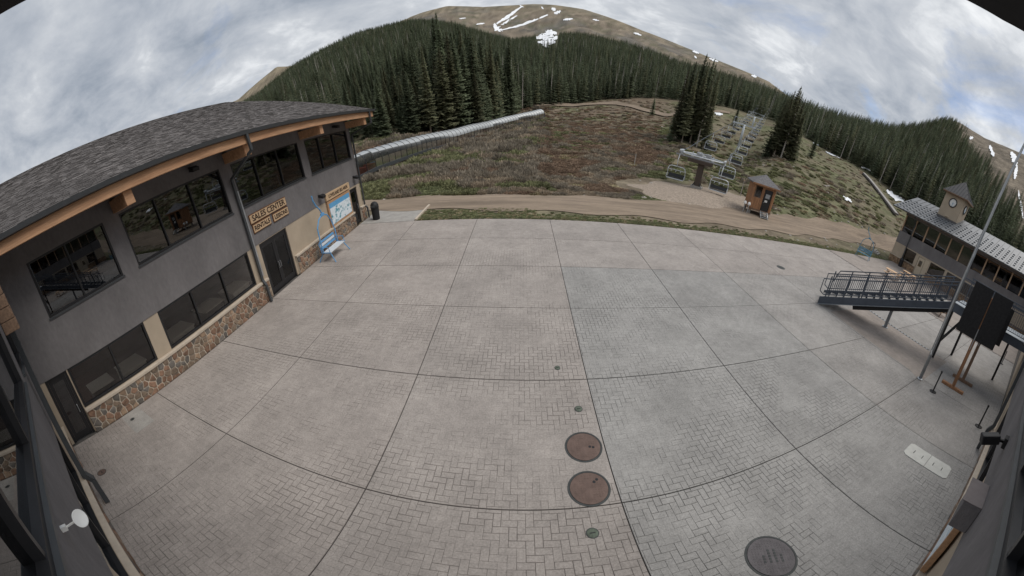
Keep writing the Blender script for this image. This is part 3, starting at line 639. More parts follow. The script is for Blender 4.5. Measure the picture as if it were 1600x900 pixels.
def small_fittings():
    # radio dish, utility box, flood light, notice case, wooden bracket, camera mount cap
    d = thing('radio_dish', 'small white radio dish on the near grey wall', 'dish', (-2.68, -0.50, 3.88))
    MB().box(-0.02, 0.02, -0.04, 0.02, -0.03, 0.03).bar((0, 0.015, 0), (0.0, 0.13, 0.02), 0.016, 0.016).build('bracket', M['white'], d)
    dish = MB().lathe([(0.015, 0.0), (0.065, 0.010), (0.088, 0.026), (0.092, 0.03), (0.085, 0.028), (0.045, 0.016), (0.01, 0.012)], 20).build('reflector', M['white'], d, smooth=True)
    dish.location = (0, 0.14, 0.02); dish.rotation_euler = (R(-65), R(0), R(-30))
    b = thing('utility_box', 'grey electrical box on the near wall at right', 'box', (4.6, -0.66, 2.85), R(-1.03))
    MB().box(-0.33, 0.33, 0.0, 0.26, -0.25, 0.25).build('case', M['stucco'], b, bevel=0.01)
    MB().box(-0.33, 0.33, 0.0, 0.29, 0.252, 0.268).build('lid', M['soffit'], b)
    f = thing('flood_light', 'black floodlight on a short arm on the near wall at right', 'light', (5.95, -0.69, 3.45), R(-1.03))
    MB().box(-0.09, 0.09, 0, 0.07, -0.1, 0.1).build('base', M['black'], f)
    MB().bar((0, 0.06, 0), (-0.12, 0.22, 0.02), 0.05, 0.05).build('arm', M['black'], f)
    h = MB().box(-0.17, 0.17, -0.05, 0.10, -0.09, 0.09).build('lamp_head', M['black'], f, bevel=0.02); h.location = (-0.22, 0.33, 0.03); h.rotation_euler = (0, R(15), R(120))
    f2 = thing('flood_light', 'small black bracket lamp far along the near wall', 'light', (14.6, -0.84, 3.7), R(-1.03))
    MB().box(-0.08, 0.08, 0, 0.06, -0.1, 0.1).build('base', M['black'], f2)
    MB().bar((0, 0.05, 0), (0.25, 0.4, 0.12), 0.06, 0.06).build('arm', M['black'], f2)
    n = thing('notice_case', 'wood framed notice case low on the near wall', 'notice board', (5.5, -0.655, 1.0), R(-1.03))
    MB().box(-0.75, 0.75, 0, 0.10, 0, 1.25).build('frame', M['map_frame'], n, bevel=0.008)
    MB().box(-0.67, 0.67, 0.09, 0.105, 0.08, 1.17).build('panel', M['map_snow'], n)
    w = thing('wooden_bracket', 'stacked timber bracket jutting from the near wall at left', 'bracket', (-7.15, -0.45, 5.05))
    for k in range(4): MB().box(-0.14, 0.14, 0.0, 0.34-0.01*k, 0.25*k+0.005, 0.25*k+0.245).build('plank', M['timber_dark'], w, bevel=0.01)
    cm = thing('security_camera', 'dark round mounting cap and wall arm of the camera itself', 'camera mount', (0, -0.58, 6.0))
    MB().lathe([(0.02, 0.15), (0.180, 0.126), (0.2, 0.15), (0.18, 0.19), (0.05, 0.24)], 40, (0.008, 0.58)).build('cap', M['black'], cm, smooth=False)
    MB().bar((0, -0.02, 0.22), (0, 0.5, 0.22), 0.06, 0.05).build('arm', M['black'], cm)
small_fittings()

# ---- clock tower building on the right (facade x = 45.4 facing -X; local u = -y)
def clock_building():
    root = thing('clock_building', 'grey and tan building with metal roof and square clock tower', 'building', (45.4, 0, 0), R(-90))
    U0, U1 = -21.4, 4.5
    edges = [-21.2, -19.3, -17.35, -15.4, -13.5, -11.58, -9.65, -7.7, -5.75, -3.7, -1.8, 0.2, 2.2, 4.2]
    ops = [(a, b, 4.32, 6.5) for a, b in zip(edges[:-1], edges[1:])]
    MB().fb(U0, U1, -0.25, 0, 2.68, 4.31).build('band_wall', M['stucco'], root)
    MB().fb(U0, U1, -0.25, 0, 6.5, 7.0).build('top_wall', M['stucco'], root)
    for a, b in zip(edges[:-1], edges[1:]):
        MB().fb(a+0.09, b-0.09, -0.12, -0.10, 4.32, 6.5).build('pane', M['glass_upper'], root)
    for e in edges: MB().fb(e-0.09, e+0.09, -0.2, 0.03, 4.315, 6.495).build('post', M['post_wood'], root)
    lops = [(-19.5, -17.55, 1.0, 2.55), (-17.0, -15.9, 0, 2.4), (-15.0, -12.6, 1.0, 2.5), (-12.2, -9.8, 1.0, 2.5), (-9.4, -7.0, 1.0, 2.5), (-5, -2, 1, 2.5)]
    mb = MB(); wall_boxes(mb, U0, U1, 0, 2.68, lops, -0.25, -0.02); mb.build('lower_wall', M['beige'], root)
    for a, b, z0, z1 in lops:
        if z0 > 0.5: window(root, a, b, z0, z1, [], -0.05, 'glass_dark', sill=False, fw=0.06); MB().fb(a-0.1, b+0.1, -0.02, 0.16, z0-0.12, z0-0.02).build('stone_cap', M['sill'], root)
    d = MB().fb(-16.95, -15.95, -0.12, -0.04, 0.02, 2.36).build('door', M['cream'], root); MB().fb(-16.72, -16.2, -0.038, -0.03, 1.2, 2.0).build('pane', M['glass_dark'], d)
    MB().fb(-15.9, -15.2, -0.018, 0.0, 0.02, 2.45).build('pilaster', M['cream'], root)
    for a, b in ((-21.45, -17.1), (-15.1, 4.5)): MB().fb(a, b, -0.019, 0.1, 0, 0.86).build('stone_base', M['stone_far'], root); MB().fb(a-0.03, b+0.03, -0.018, 0.16, 0.865, 0.95).build('stone_cap', M['sill'], root)
    MB().box(U0, U0+0.2, 0.25, 10.5, 0, 7.0).box(U0+0.2, U1, 3.4, 3.6, 0, 7).box(U0+0.2, U1, 0.3, 3.3, 3.2, 3.4).build('inner_wall', M['interior'], root)
    MB().box(U0-0.02, U0-0.003, 0.25, 10.5, 0, 2.6).build('side_wall', M['beige'], root)
    # gable roof of metal panels
    E0, ZE, RN, ZR = 1.35, 6.98, -5.6, 9.75; G0, G1 = -23.3, 5.0; sl = (ZR-ZE)/(E0-RN); P = lambda u, n: (u, -n, ZE+(E0-n)*sl)
    rf = MB().add([P(G0, E0), P(G1, E0), P(G1, RN), P(G0, RN), (G1, -(2*RN-E0), ZE), (G0, -(2*RN-E0), ZE)], [(0, 1, 2, 3), (3, 2, 4, 5), (0, 3, 5)]).build('roof', M['tower_roof'], root)
    k = G0; pw = 0.9; i = 0
    gm = None
    while k < G1-0.1:
        b = min(k+pw, G1); a0, a1, a2, a3 = (Vector(P(k+0.02, E0)), Vector(P(b-0.02, E0)), Vector(P(b-0.02, RN+0.03)), Vector(P(k+0.02, RN+0.03))); lift = Vector((0, 0, 0.03))
        pn = MB().add([a0, a1, a2, a3, a0+lift, a1+lift, a2+lift, a3+lift], [(4, 5, 6, 7), (0, 1, 5, 4), (1, 2, 6, 5), (3, 0, 4, 7)]).build('roof_panel', M['metal_roof'], rf)
        sg = MB().bar(Vector(P(b, E0))+lift, Vector(P(b, RN))+lift, 0.05, 0.09)
        for q in range(6):
            n = E0-0.4-q*0.75-(0.37 if i % 2 else 0); c = Vector(P(k+0.45, n)); sg.box(c.x-0.16, c.x+0.16, c.y-0.03, c.y+0.03, c.z+0.02, c.z+0.13)
        sg.build('snow_guard', M['gutter'], pn); k = b; i += 1
    MB().bar((G0, -E0-0.06, ZE-0.05), (G1, -E0-0.06, ZE-0.05), 0.13, 0.14).build('gutter', M['gutter'], root)
    MB().box(G0+0.02, G1, -E0, 0.25, ZE-0.12, ZE-0.08).build('soffit', M['post_wood'], root)
    downspout(root, [(-19.35, -E0-0.05, ZE-0.1), (-19.35, -0.9, ZE-0.6), (-19.35, -0.15, 5.9), (-19.35, -0.15, 0.1)], 0.13)
    # clock tower
    tx0, tx1, ty0, ty1 = -17.85, -14.6, 2.4, 5.65
    tw = MB().box(tx0, tx1, ty0, ty1, 7.4, 12.3).build('clock_tower', M['beige'], root)
    MB().box(tx0-0.06, tx1+0.06, ty0-0.06, ty1+0.06, 7.3, 8.75).build('flashing', M['tower_roof'], tw)
    cx, cy = (tx0+tx1)/2, (ty0+ty1)/2; o = 0.5
    pr = MB().add([(tx0-o, ty0-o, 12.2), (tx1+o, ty0-o, 12.2), (tx1+o, ty1+o, 12.2), (tx0-o, ty1+o, 12.2), (cx, cy, 14.7)], [(0, 1, 4), (1, 2, 4), (2, 3, 4), (3, 0, 4), (3, 2, 1, 0)]).build('tower_roof', M['tower_roof'], tw)
    sm = MB()
    for f in range(-4, 5):
        x = cx + f*(tx1-tx0+2*o)/9; t = 1-abs(f)/4.5; sm.bar((x, ty0-o, 12.22), (cx+(x-cx), ty0-o+t*(cy-ty0+o), 12.22+t*2.5), 0.04, 0.06)
        y = cy + f*(ty1-ty0+2*o)/9; sm.bar((tx1+o, y, 12.22), (tx1+o-t*(cx-tx0+o), y, 12.22+t*2.5), 0.04, 0.06)
    sm.build('roof_seams', M['gutter'], pr)
    MB().box(tx0-o, tx1+o, ty0-o, ty1+o, 12.05, 12.195).build('tower_eave', M['timber_dark'], tw)
    for ax in (0, 1):
        cz = 11.0; ring = MB(); n = 28; prof = []
        def cp(r, a, dep): return (cx+r*math.cos(a), ty0-dep, cz+r*math.sin(a)) if ax == 0 else (tx1+dep, cy+r*math.cos(a), cz+r*math.sin(a))
        cf = MB().add([cp(0.56, 2*math.pi*k/n, 0.06) for k in range(n)], [tuple(range(n)) if ax else tuple(reversed(range(n)))]).build('clock_face', M['white'], tw)
        rr = MB(); rr.tube([cp(0.6, 2*math.pi*k/n, 0.06) for k in range(n+1)], 0.075, 6, False); rr.build('rim', M['black'], cf)
        for k in range(12): MB().bar(cp(0.43, k*math.pi/6, 0.075), cp(0.52, k*math.pi/6, 0.075), 0.04, 0.02).build('hour_mark', M['black'], cf)
        MB().bar(cp(-0.05, R(-90), 0.085), cp(0.44, R(-90), 0.085), 0.05, 0.02).build('minute_hand', M['map_blue'], cf); MB().bar(cp(0, R(-15 if ax == 0 else 195), 0.1), cp(0.3, R(-15 if ax == 0 else 195), 0.1), 0.06, 0.02).build('hour_hand', M['map_blue'], cf)
    MB().box(-16.6, -16.1, ty0-0.2, ty0-0.002, 8.9, 9.05).build('ledge_lamp', M['cream'], tw)
    return root
clock_root = clock_building()

# ------------------------------------------------------------------ staircase with landing
def staircase():
    A, B = Vector((15.35, 10.45, 0)), Vector((18.9, 4.05, 0)); L = (B-A).length; ang = math.atan2(B.y-A.y, B.x-A.x); zt = 2.9
    root = thing('steel_staircase', 'dark grey steel outdoor staircase with barred railings and a landing', 'staircase', (A.x, A.y, 0), ang)
    Wd = 1.5; s = zt/L; gd = 0.40
    for k, y in ((0, 0.0), (1, Wd)):
        pts = [(0, y, 0.0), (L, y, zt), (L, y, zt+gd), (0, y, gd)]
        MB().add([(x, yy-0.04, z) for x, yy, z in pts] + [(x, yy+0.04, z) for x, yy, z in pts], [(0, 1, 2, 3), (7, 6, 5, 4), (0, 4, 5, 1), (1, 5, 6, 2), (2, 6, 7, 3), (3, 7, 4, 0)]).build('stringer', M['steel_dark'], root)
        MB().bar((0.05, y-0.02, 0.01), (L, y-0.02, zt+0.01), 0.16, 0.03).build('flange', M['steel_light'], root)
        MB().bar((2.0, y+0.14, 0.62), (L, y+0.14, zt-0.14), 0.06, 0.26).build('carriage', M['black'], root)
        rt = 1.18
        rl = MB().bar((0.55, y, gd+rt+0.55*s), (L, y, zt+gd+rt-0.05), 0.055, 0.055)
        ep = [(0.15, y, gd+rt-0.12), (-0.1, y, gd+rt-0.2), (-0.1, y, gd+0.3), (0.15, y, gd+0.18)]
        for a_, b_ in zip(ep[:-1], ep[1:]): rl.bar(a_, b_, 0.045, 0.045, (0, 1, 0))
        rl.bar((0.55, y, gd+rt+0.55*s), (0.42, y, gd+rt-0.15), 0.05, 0.05, (0, 1, 0))
        rail = rl.build('railing', M['steel_dark'], root)
        MB().bar((0.15, y, gd+rt-0.12), (L, y, zt+gd+rt-0.24), 0.05, 0.05).build('top_rail', M['steel_dark'], rail)
        MB().bar((0.15, y, gd+0.17), (L, y, zt+gd+0.13), 0.045, 0.045).build('bottom_rail', M['steel_dark'], rail)
        zb = lambda x: gd + zt*x/L
        for i in range(8): x = 0.3+i*(L-0.4)/7; MB().box(x-0.035, x+0.035, y-0.035, y+0.035, zb(x)-0.05, zb(x)+rt-0.02).build('post', M['steel_dark'], rail)
        bm = MB().box(-0.014, 0.014, -0.014, 0.014, 0, rt-0.34).mesh('baluster', M['steel_dark'])
        for i in range(64):
            x = 0.4+i*(L-0.55)/63; link('baluster', bm, rail, (x, y, zb(x)+0.17))
    n = 17
    tm = MB().box(-0.17, 0.17, 0.05, Wd-0.05, -0.03, 0.03).mesh('tread', M['concrete'])
    for i in range(n): x = (i+0.5)*L/n; link('tread', tm, root, (x, 0, 0.2+zt*x/L))
    # landing (world aligned -> express in local frame)
    inv = Matrix.Translation((A.x, A.y, 0)) @ Matrix.Rotation(ang, 4, 'Z'); inv.invert()
    def wmb(f, name, m, par):
        mb = MB(); f(mb); mb.v = [tuple(inv @ Vector(p)) for p in mb.v]; return mb.build(name, M[m], par)
    x0, x1, y0, y1, z = 18.9, 21.6, -0.95, 4.05, 3.3
    ld = wmb(lambda b: b.box(x0, x1, y0, y1, z-0.08, z), 'landing', 'steel_light', root)
    wmb(lambda b: b.box(x0-0.06, x0, y0, y1, z-0.46, z-0.01).box(x1, x1+0.06, y0, y1, z-0.46, z-0.01).box(x0, x1, y1, y1+0.05, z-0.44, z-0.09), 'girder', 'steel_dark', ld)
    wmb(lambda b: b.box(x0-0.1, x0+0.08, y0, y1, z+0.001, z+0.03), 'edge', 'steel_light', ld)
    for xx in (x0, x1):
        wmb(lambda b: b.box(xx-0.03, xx+0.03, y0, y1, z+1.42, z+1.48).box(xx-0.02, xx+0.02, y0, y1, z+1.2, z+1.24).box(xx-0.02, xx+0.02, y0, y1, z+0.14, z+0.18), 'railing', 'steel_dark', ld)
        for i in range(4): wmb(lambda b: b.box(xx-0.026, xx+0.026, y0+0.1+i*1.6-0.026, y0+0.1+i*1.6+0.026, z-0.2, z+1.43), 'post', 'steel_dark', ld)
        for i in range(36): wmb(lambda b: b.box(xx-0.009, xx+0.009, y0+0.2+i*0.135, y0+0.218+i*0.135, z+0.17, z+1.21), 'baluster', 'steel_dark', ld)
    for px, py, h, m in ((21.45, 3.3, 2.85, 'black'), (21.45, 0.2, 2.85, 'black'), (19.0, 3.9, 2.85, 'black')):
        wmb(lambda b: b.box(px-0.07, px+0.07, py-0.07, py+0.07, 0.0, h), 'column', m, root)
    wmb(lambda b: b.bar((19.0, 3.88, 1.1), (21.4, 3.34, 2.7), 0.12, 0.12), 'brace', 'black', root)
    wmb(lambda b: b.tube([(18.75, 7.35, 0.0), (18.75, 7.35, 1.35)], 0.11, 10).lathe([(0.19, 0.0), (0.19, 0.03)], 10, (18.75, 7.35)), 'column', 'steel_light', root)
    return root
staircase()
def drain():
    o = thing('trench_drain', 'narrow slotted drain channel running beneath the staircase', 'drain', (19.74, 7.0, 0.004))
    MB().box(-0.07, 0.07, -2.6, 2.6, 0, 0.012).build('channel', M['steel_light'], o)
    sm = MB().box(-0.05, 0.05, -0.06, 0.06, 0.0, 0.018).mesh('slot', M['black'])
    for i in range(22): link('slot', sm, o, (0, -2.5+i*0.238, 0))
drain()
fp = thing('flagpole', 'tall silver flagpole standing in front of the staircase', 'flagpole', (15.2, 3.24, 0))
MB().tube([(0, 0, 0), (0, 0, 6), (0, 0, 12), (0, 0, 17)], [0.085, 0.078, 0.06, 0.035], 14).build('pole', M['galv'], fp, smooth=True)
MB().lathe([(0.16, 0), (0.16, 0.03), (0.1, 0.06)], 14).build('base_collar', M['galv'], fp)
MB().bar((-0.09, -0.02, 1.3), (-0.09, 0.02, 1.5), 0.05, 0.05).build('cleat', M['white'], fp)
MB().tube([(-0.1, 0, 1.4), (-0.1, 0, 16.8)], 0.008, 4).build('halyard', M['white'], fp)

def easel(x, y, label, rear=False):
    o = thing('display_stand', label, 'stand', (x, y, 0), 0, 'black panels on wooden stands')
    MB().box(-0.09, 0.09, -0.62, 0.62, 0, 0.14).build('foot', M['timber_dark' if rear else 'hut_wood'], o, bevel=0.008)
    MB().box(-0.058, 0.08, -0.08, 0.08, 0.14, 4.7 if not rear else 4.3).build('post', M['timber_dark' if rear else 'hut_wood'], o)
    for k, (a, b) in enumerate(((0.03, 1.06), (-1.06, -0.03))):
        MB().box(-0.12, -0.06, a, b, 2.62, 5.05 if not rear else 4.6).build('panel', M['board_black'], o, bevel=0.006)
    MB().box(-0.1, -0.06, -0.02, 0.02, 2.1, 3.15).build('pale_strip', M['galv'], o)
easel(16.45, 1.78, 'pair of tall black panels on a reddish wooden stand near the flagpole')
easel(18.15, 1.62, 'dark wooden stand half hidden behind the black panels', True)
def stanchion(x, y, label):
    o = thing('stanchion', label, 'post', (x, y, 0), 0, 'black queue posts')
    MB().lathe([(0.17, 0), (0.17, 0.025), (0.06, 0.05)], 18).build('base', M['black'], o); MB().tube([(0, 0, 0.04), (0, 0, 0.98)], 0.032, 10).build('pole', M['black'], o)
    MB().lathe([(0.045, 0.97), (0.045, 1.04), (0.03, 1.05)], 10).build('cap', M['black'], o)
stanchion(14.76, 2.34, 'black queue post between the flagpole and the wooden stand'); stanchion(14.1, -0.22, 'black queue post against the near wall'); stanchion(26.5, 0.1, 'black queue post seen beneath the landing')

# ------------------------------------------------------------------ covers and small lids
def manhole(x, y, r, m, label, holes, ang):
    o = thing('manhole_cover', label, 'manhole cover', (x, y, 0), ang, 'manhole covers in the plaza')
    MB().lathe([(r+0.035, -0.006), (r+0.035, 0.006), (r, 0.008), (r, 0.001)], 40).build('ring', M['iron_ring'], o)
    MB().lathe([(r-0.012, -0.004), (r-0.012, 0.012), (r-0.02, 0.014)], 40).build('lid', M[m], o)
    st = MB()
    for a in np.arange(-r+0.06, r-0.05, 0.055):
        for b in np.arange(-r+0.06, r-0.05, 0.055):
            if a*a+b*b < (r-0.06)**2 and not (abs(a) < 0.05 and abs(b) < 0.22): st.box(a-0.012, a+0.012, b-0.012, b+0.012, 0.0135, 0.0175)
    s = st.build('studs', M[m], o); s['kind'] = 'stuff'
    for hx, hy in holes: MB().lathe([(0.03, 0.013), (0.03, 0.0195)], 10, (hx, hy)).build('pick_hole', M['black'], o)
    return o
manhole(1.40, 4.78, 0.375, 'rust', 'rusty brown manhole cover, the farther of the touching pair', [(0.13, -0.02), (0.2, -0.04)], 0)
manhole(1.33, 3.75, 0.375, 'rust', 'rusty brown manhole cover nearest the panel corner', [(0.12, 0.13), (0.18, 0.18)], 0)
mh = manhole(3.81, 1.38, 0.43, 'iron', 'large grey iron manhole cover with raised lettering by the near wall', [], R(-25))
for i in range(4):
    for q in range(5 if i in (1, 2) else 3): MB().box(-0.16+0.105*i, -0.12+0.105*i, -0.13+0.06*q, -0.085+0.06*q, 0.0135, 0.019).build('worn_mark', M['iron_ring'], mh)
def cap(x, y, r, label, m='cap_green'):
    o = thing('valve_cap', label, 'cap', (x, y, 0)); MB().lathe([(r, -0.005), (r, 0.008), (r*0.9, 0.012)], 20).build('lid', M[m], o); MB().lathe([(r+0.015, -0.006), (r+0.015, 0.005)], 20).build('ring', M['iron_ring'], o)
    MB().box(-r*0.5, r*0.5, -0.008, 0.008, 0.012, 0.016).build('slot', M['black'], o)
cap(1.08, 7.39, 0.07, 'tiny green cap farthest from the manholes'); cap(1.46, 5.89, 0.085, 'round green cap beyond the farther rusty manhole'); cap(1.21, 2.80, 0.095, 'round green cap on the near side of the rusty manholes')
cap(-9.05, 0.11, 0.13, 'round rusty cap in the corner by the drainpipe', 'rust'); cap(-10.75, 1.95, 0.07, 'small dark cap set in the smooth square by the shop', 'iron_ring'); cap(16.4, 15.03, 0.3, 'round grey lid far out on the plaza', 'iron_ring')
uc = thing('utility_cover', 'pale rectangular two-piece utility lid near the right wall', 'utility cover', (9.72, 0.70, 0))
def octo(w, h, c): return [(-w+c, -h), (w-c, -h), (w, -h+c), (w, h-c), (w-c, h), (-w+c, h), (-w, h-c), (-w, -h+c)]
MB().prism([(-0.40, 0.01), (0.40, 0.01), (0.40, 0.66), (0.30, 0.76), (-0.30, 0.76), (-0.40, 0.66)], 0.0, 0.02).build('lid', M['polymer'], uc)
MB().prism([(-0.40, -0.01), (-0.40, -0.66), (-0.30, -0.76), (0.30, -0.76), (0.40, -0.66), (0.40, -0.01)], 0.0, 0.02).build('lid', M['polymer'], uc)
for y in (-0.5, -0.2, 0.2, 0.5): MB().box(-0.1, 0.1, y-0.012, y+0.012, 0.0195, 0.0225).build('slot', M['iron_ring'], uc)

def trash(x, y, label):
    o = thing('trash_can', label, 'trash can', (x, y, 0), 0, 'domed trash cans')
    MB().lathe([(0.26, 0), (0.27, 0.05), (0.29, 0.75), (0.30, 0.78)], 22).build('body', M['black'], o, smooth=False)
    MB().lathe([(0.31, 0.78), (0.31, 0.86), (0.29, 1.0), (0.22, 1.12), (0.1, 1.19), (0.02, 1.2)], 22).build('dome_lid', M['black'], o, smooth=True)
    MB().box(-0.14, 0.14, -0.31, -0.27, 0.86, 1.0).build('flap', M['gutter'], o)
trash(-10.35, 21.55, 'black domed trash can at the corner of the shop building'); trash(44.6, 18.95, 'black domed trash can at the foot of the clock building drainpipe')

def bench_chair(x, y, rz, label, pale):
    o = thing('chair_bench', label, 'bench', (x, y, 0), rz, 'old blue chairlift chairs used as benches'); b = M['blue'] if pale else M['blue_dull']
    w = 0.85
    hoop = [(-w, -0.1, 0.5), (-w, -0.06, 1.2), (-w+0.1, 0.0, 1.75), (-w+0.4, 0.0, 2.12), (-0.1, 0, 2.25), (0.1, 0, 2.25), (w-0.4, 0, 2.12), (w-0.1, 0.0, 1.75), (w, -0.06, 1.2), (w, -0.1, 0.5)]
    MB().tube(hoop, 0.035, 8).build('hoop', b, o)
    MB().box(-0.16, 0.16, -0.05, 0.05, 2.18, 2.34).build('clamp', b, o, bevel=0.02)
    MB().tube([(0, 0, 2.3), (-0.12, 0, 2.55), (-0.42, 0, 2.85), (-0.58, 0, 3.15), (-0.6, 0, 3.4)], 0.04, 8).build('hanger_stub', b, o)
    seat = M['seat_pale'] if pale else b
    for k in range(4): MB().box(-w+0.05, w-0.05, -0.58+k*0.135, -0.47+k*0.135, 0.47, 0.51).build('seat_slat', seat, o)
    for k in range(3): MB().box(-w+0.05, w-0.05, 0.02+k*0.025, 0.05+k*0.025, 0.62+k*0.16, 0.74+k*0.16).build('back_slat', seat if k == 1 else b, o)
    for sx in (-1, 1):
        MB().tube([(sx*w, 0.1, 1.0), (sx*w, 0.0, 0.5), (sx*w, -0.6, 0.48)], 0.028, 6).build('side_frame', b, o)
        MB().tube([(sx*w*0.9, -0.5, 0.48), (sx*w*1.02, -0.82, 0.0)], 0.028, 6).build('leg', b, o); MB().tube([(sx*w*0.9, -0.02, 0.48), (sx*w*1.02, 0.28, 0.0)], 0.028, 6).build('leg', b, o)
        MB().tube([(sx*w, 0.0, 0.78), (sx*w, -0.5, 0.78), (sx*w, -0.55, 0.5)], 0.02, 6).build('armrest', b, o)
bench_chair(-10.62, 15.25, R(90), 'bright blue chairlift bench with pale seat in front of the trail map', True)
bench_chair(35.2, 19.9, R(-70), 'dull blue chairlift bench at the far right edge of the plaza', False)

def picnic(x, y, rz, label):
    o = thing('picnic_table', label, 'picnic table', (x, y, 0), rz, 'picnic tables beyond the staircase')
    for k in range(5): MB().box(-0.9, 0.9, -0.38+k*0.155, -0.235+k*0.155, 0.72, 0.76).build('top_plank', M['pale_wood'], o)
    for s in (-1, 1):
        MB().box(-0.9, 0.9, s*0.72-0.13, s*0.72+0.13, 0.43, 0.47).build('seat', M['pale_wood'], o)
        for e in (-0.65, 0.65): MB().bar((e, s*0.25, 0.72), (e, s*0.62, 0.0), 0.05, 0.09).build('leg', M['timber_dark'], o)
    for e in (-0.65, 0.65): MB().box(e-0.03, e+0.03, -0.8, 0.8, 0.37, 0.43).build('cross_beam', M['timber_dark'], o)
picnic(33.4, 14.6, R(100), 'pale wooden picnic table on the left, beyond the staircase railing'); picnic(38.2, 14.6, R(80), 'pale wooden picnic table nearer the clock building'); picnic(30.5, 7.5, R(70), 'pale wooden picnic table seen through the staircase bars')
def bike_rack():
    o = thing('bike_rack', 'dark metal hoop bike rack at the corner of the clock building', 'bike rack', (44.0, 23.6, 0), R(30))
    for k in range(4): MB().tube([(k*0.4, 0, 0), (k*0.4, 0, 0.85), (k*0.4, 0.12, 1.05), (k*0.4, 0.45, 1.05), (k*0.4, 0.55, 0.85), (k*0.4, 0.55, 0)], 0.03, 6).build('hoop', M['gutter'], o)
    MB().box(-0.1, 1.4, 0.0, 0.06, 0, 0.05).build('base_bar', M['gutter'], o)
bike_rack()
def bank_steps():
    o = thing('timber_steps', 'low timber steps beside the clock building corner', 'steps', (43.4, 22.3, 0), R(20))
    for k in range(3): MB().box(-0.2, 2.0, k*0.3, k*0.3+0.28, 0.0, 0.12+0.12*k).build('step', M['concrete'], o)
bank_steps()

# ------------------------------------------------------------------ chairlift
LD = Vector((0.625, 0.781, 0)); LN = Vector((-0.781, 0.625, 0)); L0 = Vector((20.9, 36.7, 0)); GA = 2.75; LROT = math.atan2(LD.y, LD.x)
def cable_z(t): return float(np.interp(t, [-3, 0, 18, 40, 56, 100, 148, 190, 240], [3.65, 3.75, 6.6, 9.9, 12.4, 19.4, 28.6, 35.5, 43]))
def lift_terminal():
    g = hz(L0.x, L0.y)+0.45; o = thing('lift_terminal', 'brown pillar chairlift terminal with machinery on a wide crossbeam', 'lift terminal', (L0.x, L0.y, g), LROT)
    p = MB().box(-0.32, 0.32, -0.36, 0.36, 0, 3.0).build('pillar', M['timber_dark'], o, bevel=0.03); p.data.materials[0] = mat('terminal_brown', (0.075, 0.055, 0.045), 0.6, var=0.15)
    MB().box(-0.6, 0.6, -0.7, 0.7, -0.3, 0.08).build('footing', M['concrete'], o)
    for sx in (-1, 1):
        for sy in (-1, 1): MB().bar((sx*0.45, sy*0.5, 0.08), (sx*0.3, sy*0.3, 0.5), 0.08, 0.08).build('gusset', M['black'], o)
    MB().box(-0.7, 0.9, -1.3, 1.7, 2.6, 3.0).build('motor_housing', M['terminal_brown'], o, bevel=0.03)
    b = MB().box(-0.28, 0.1, -2.9, 3.3, 3.0, 3.16).box(0.9, 1.15, -2.9, 3.0, 3.0, 3.16).build('crossbeam', M['black'], o)
    MB().box(-0.30, -0.282, -2.9, 3.3, 3.03, 3.2).build('beam_edge', M['galv'], b)
    for y in (-2.75, -1.2, 0.3, 1.4, 2.75):
        MB().box(-0.25, 1.1, y-0.06, y+0.06, 3.16, 3.3).build('strut', M['chair_steel'], o)
        MB().tube([(0.4, y, 3.2), (0.4, y, 3.75)], 0.06, 8).build('upright', M['chair_steel'], o)
    for y in (-2.75, 2.75):
        for k in range(4): s = MB().tube([(-0.6+k*0.5, y-0.05, 3.52), (-0.6+k*0.5, y+0.05, 3.52)], 0.22, 14).build('sheave', M['chair_steel'], o)
        MB().box(-0.9, 1.2, y-0.09, y+0.09, 3.45, 3.6).build('sheave_frame', M['galv'], o)
    bw = MB(); bw.tube([(0.6+2.6*math.cos(a), 2.6*math.sin(a), 3.42) for a in np.linspace(0, 2*math.pi, 33)], 0.07, 6, False)
    for k in range(6): bw.bar((0.6, 0, 3.42), (0.6+2.6*math.cos(k*math.pi/3), 2.6*math.sin(k*math.pi/3), 3.42), 0.08, 0.06)
    bw.build('bullwheel', M['chair_steel'], o)
    for y in (0.55, -0.6): MB().box(-0.1, 0.9, y-0.3, y+0.3, 3.3, 3.85).build('gearbox', M['galv'], o, bevel=0.04)
    MB().bar((-0.2, 0.5, 3.7), (0.9, -0.6, 3.8), 0.1, 0.1).build('shaft', M['chair_steel'], o)
lift_terminal()
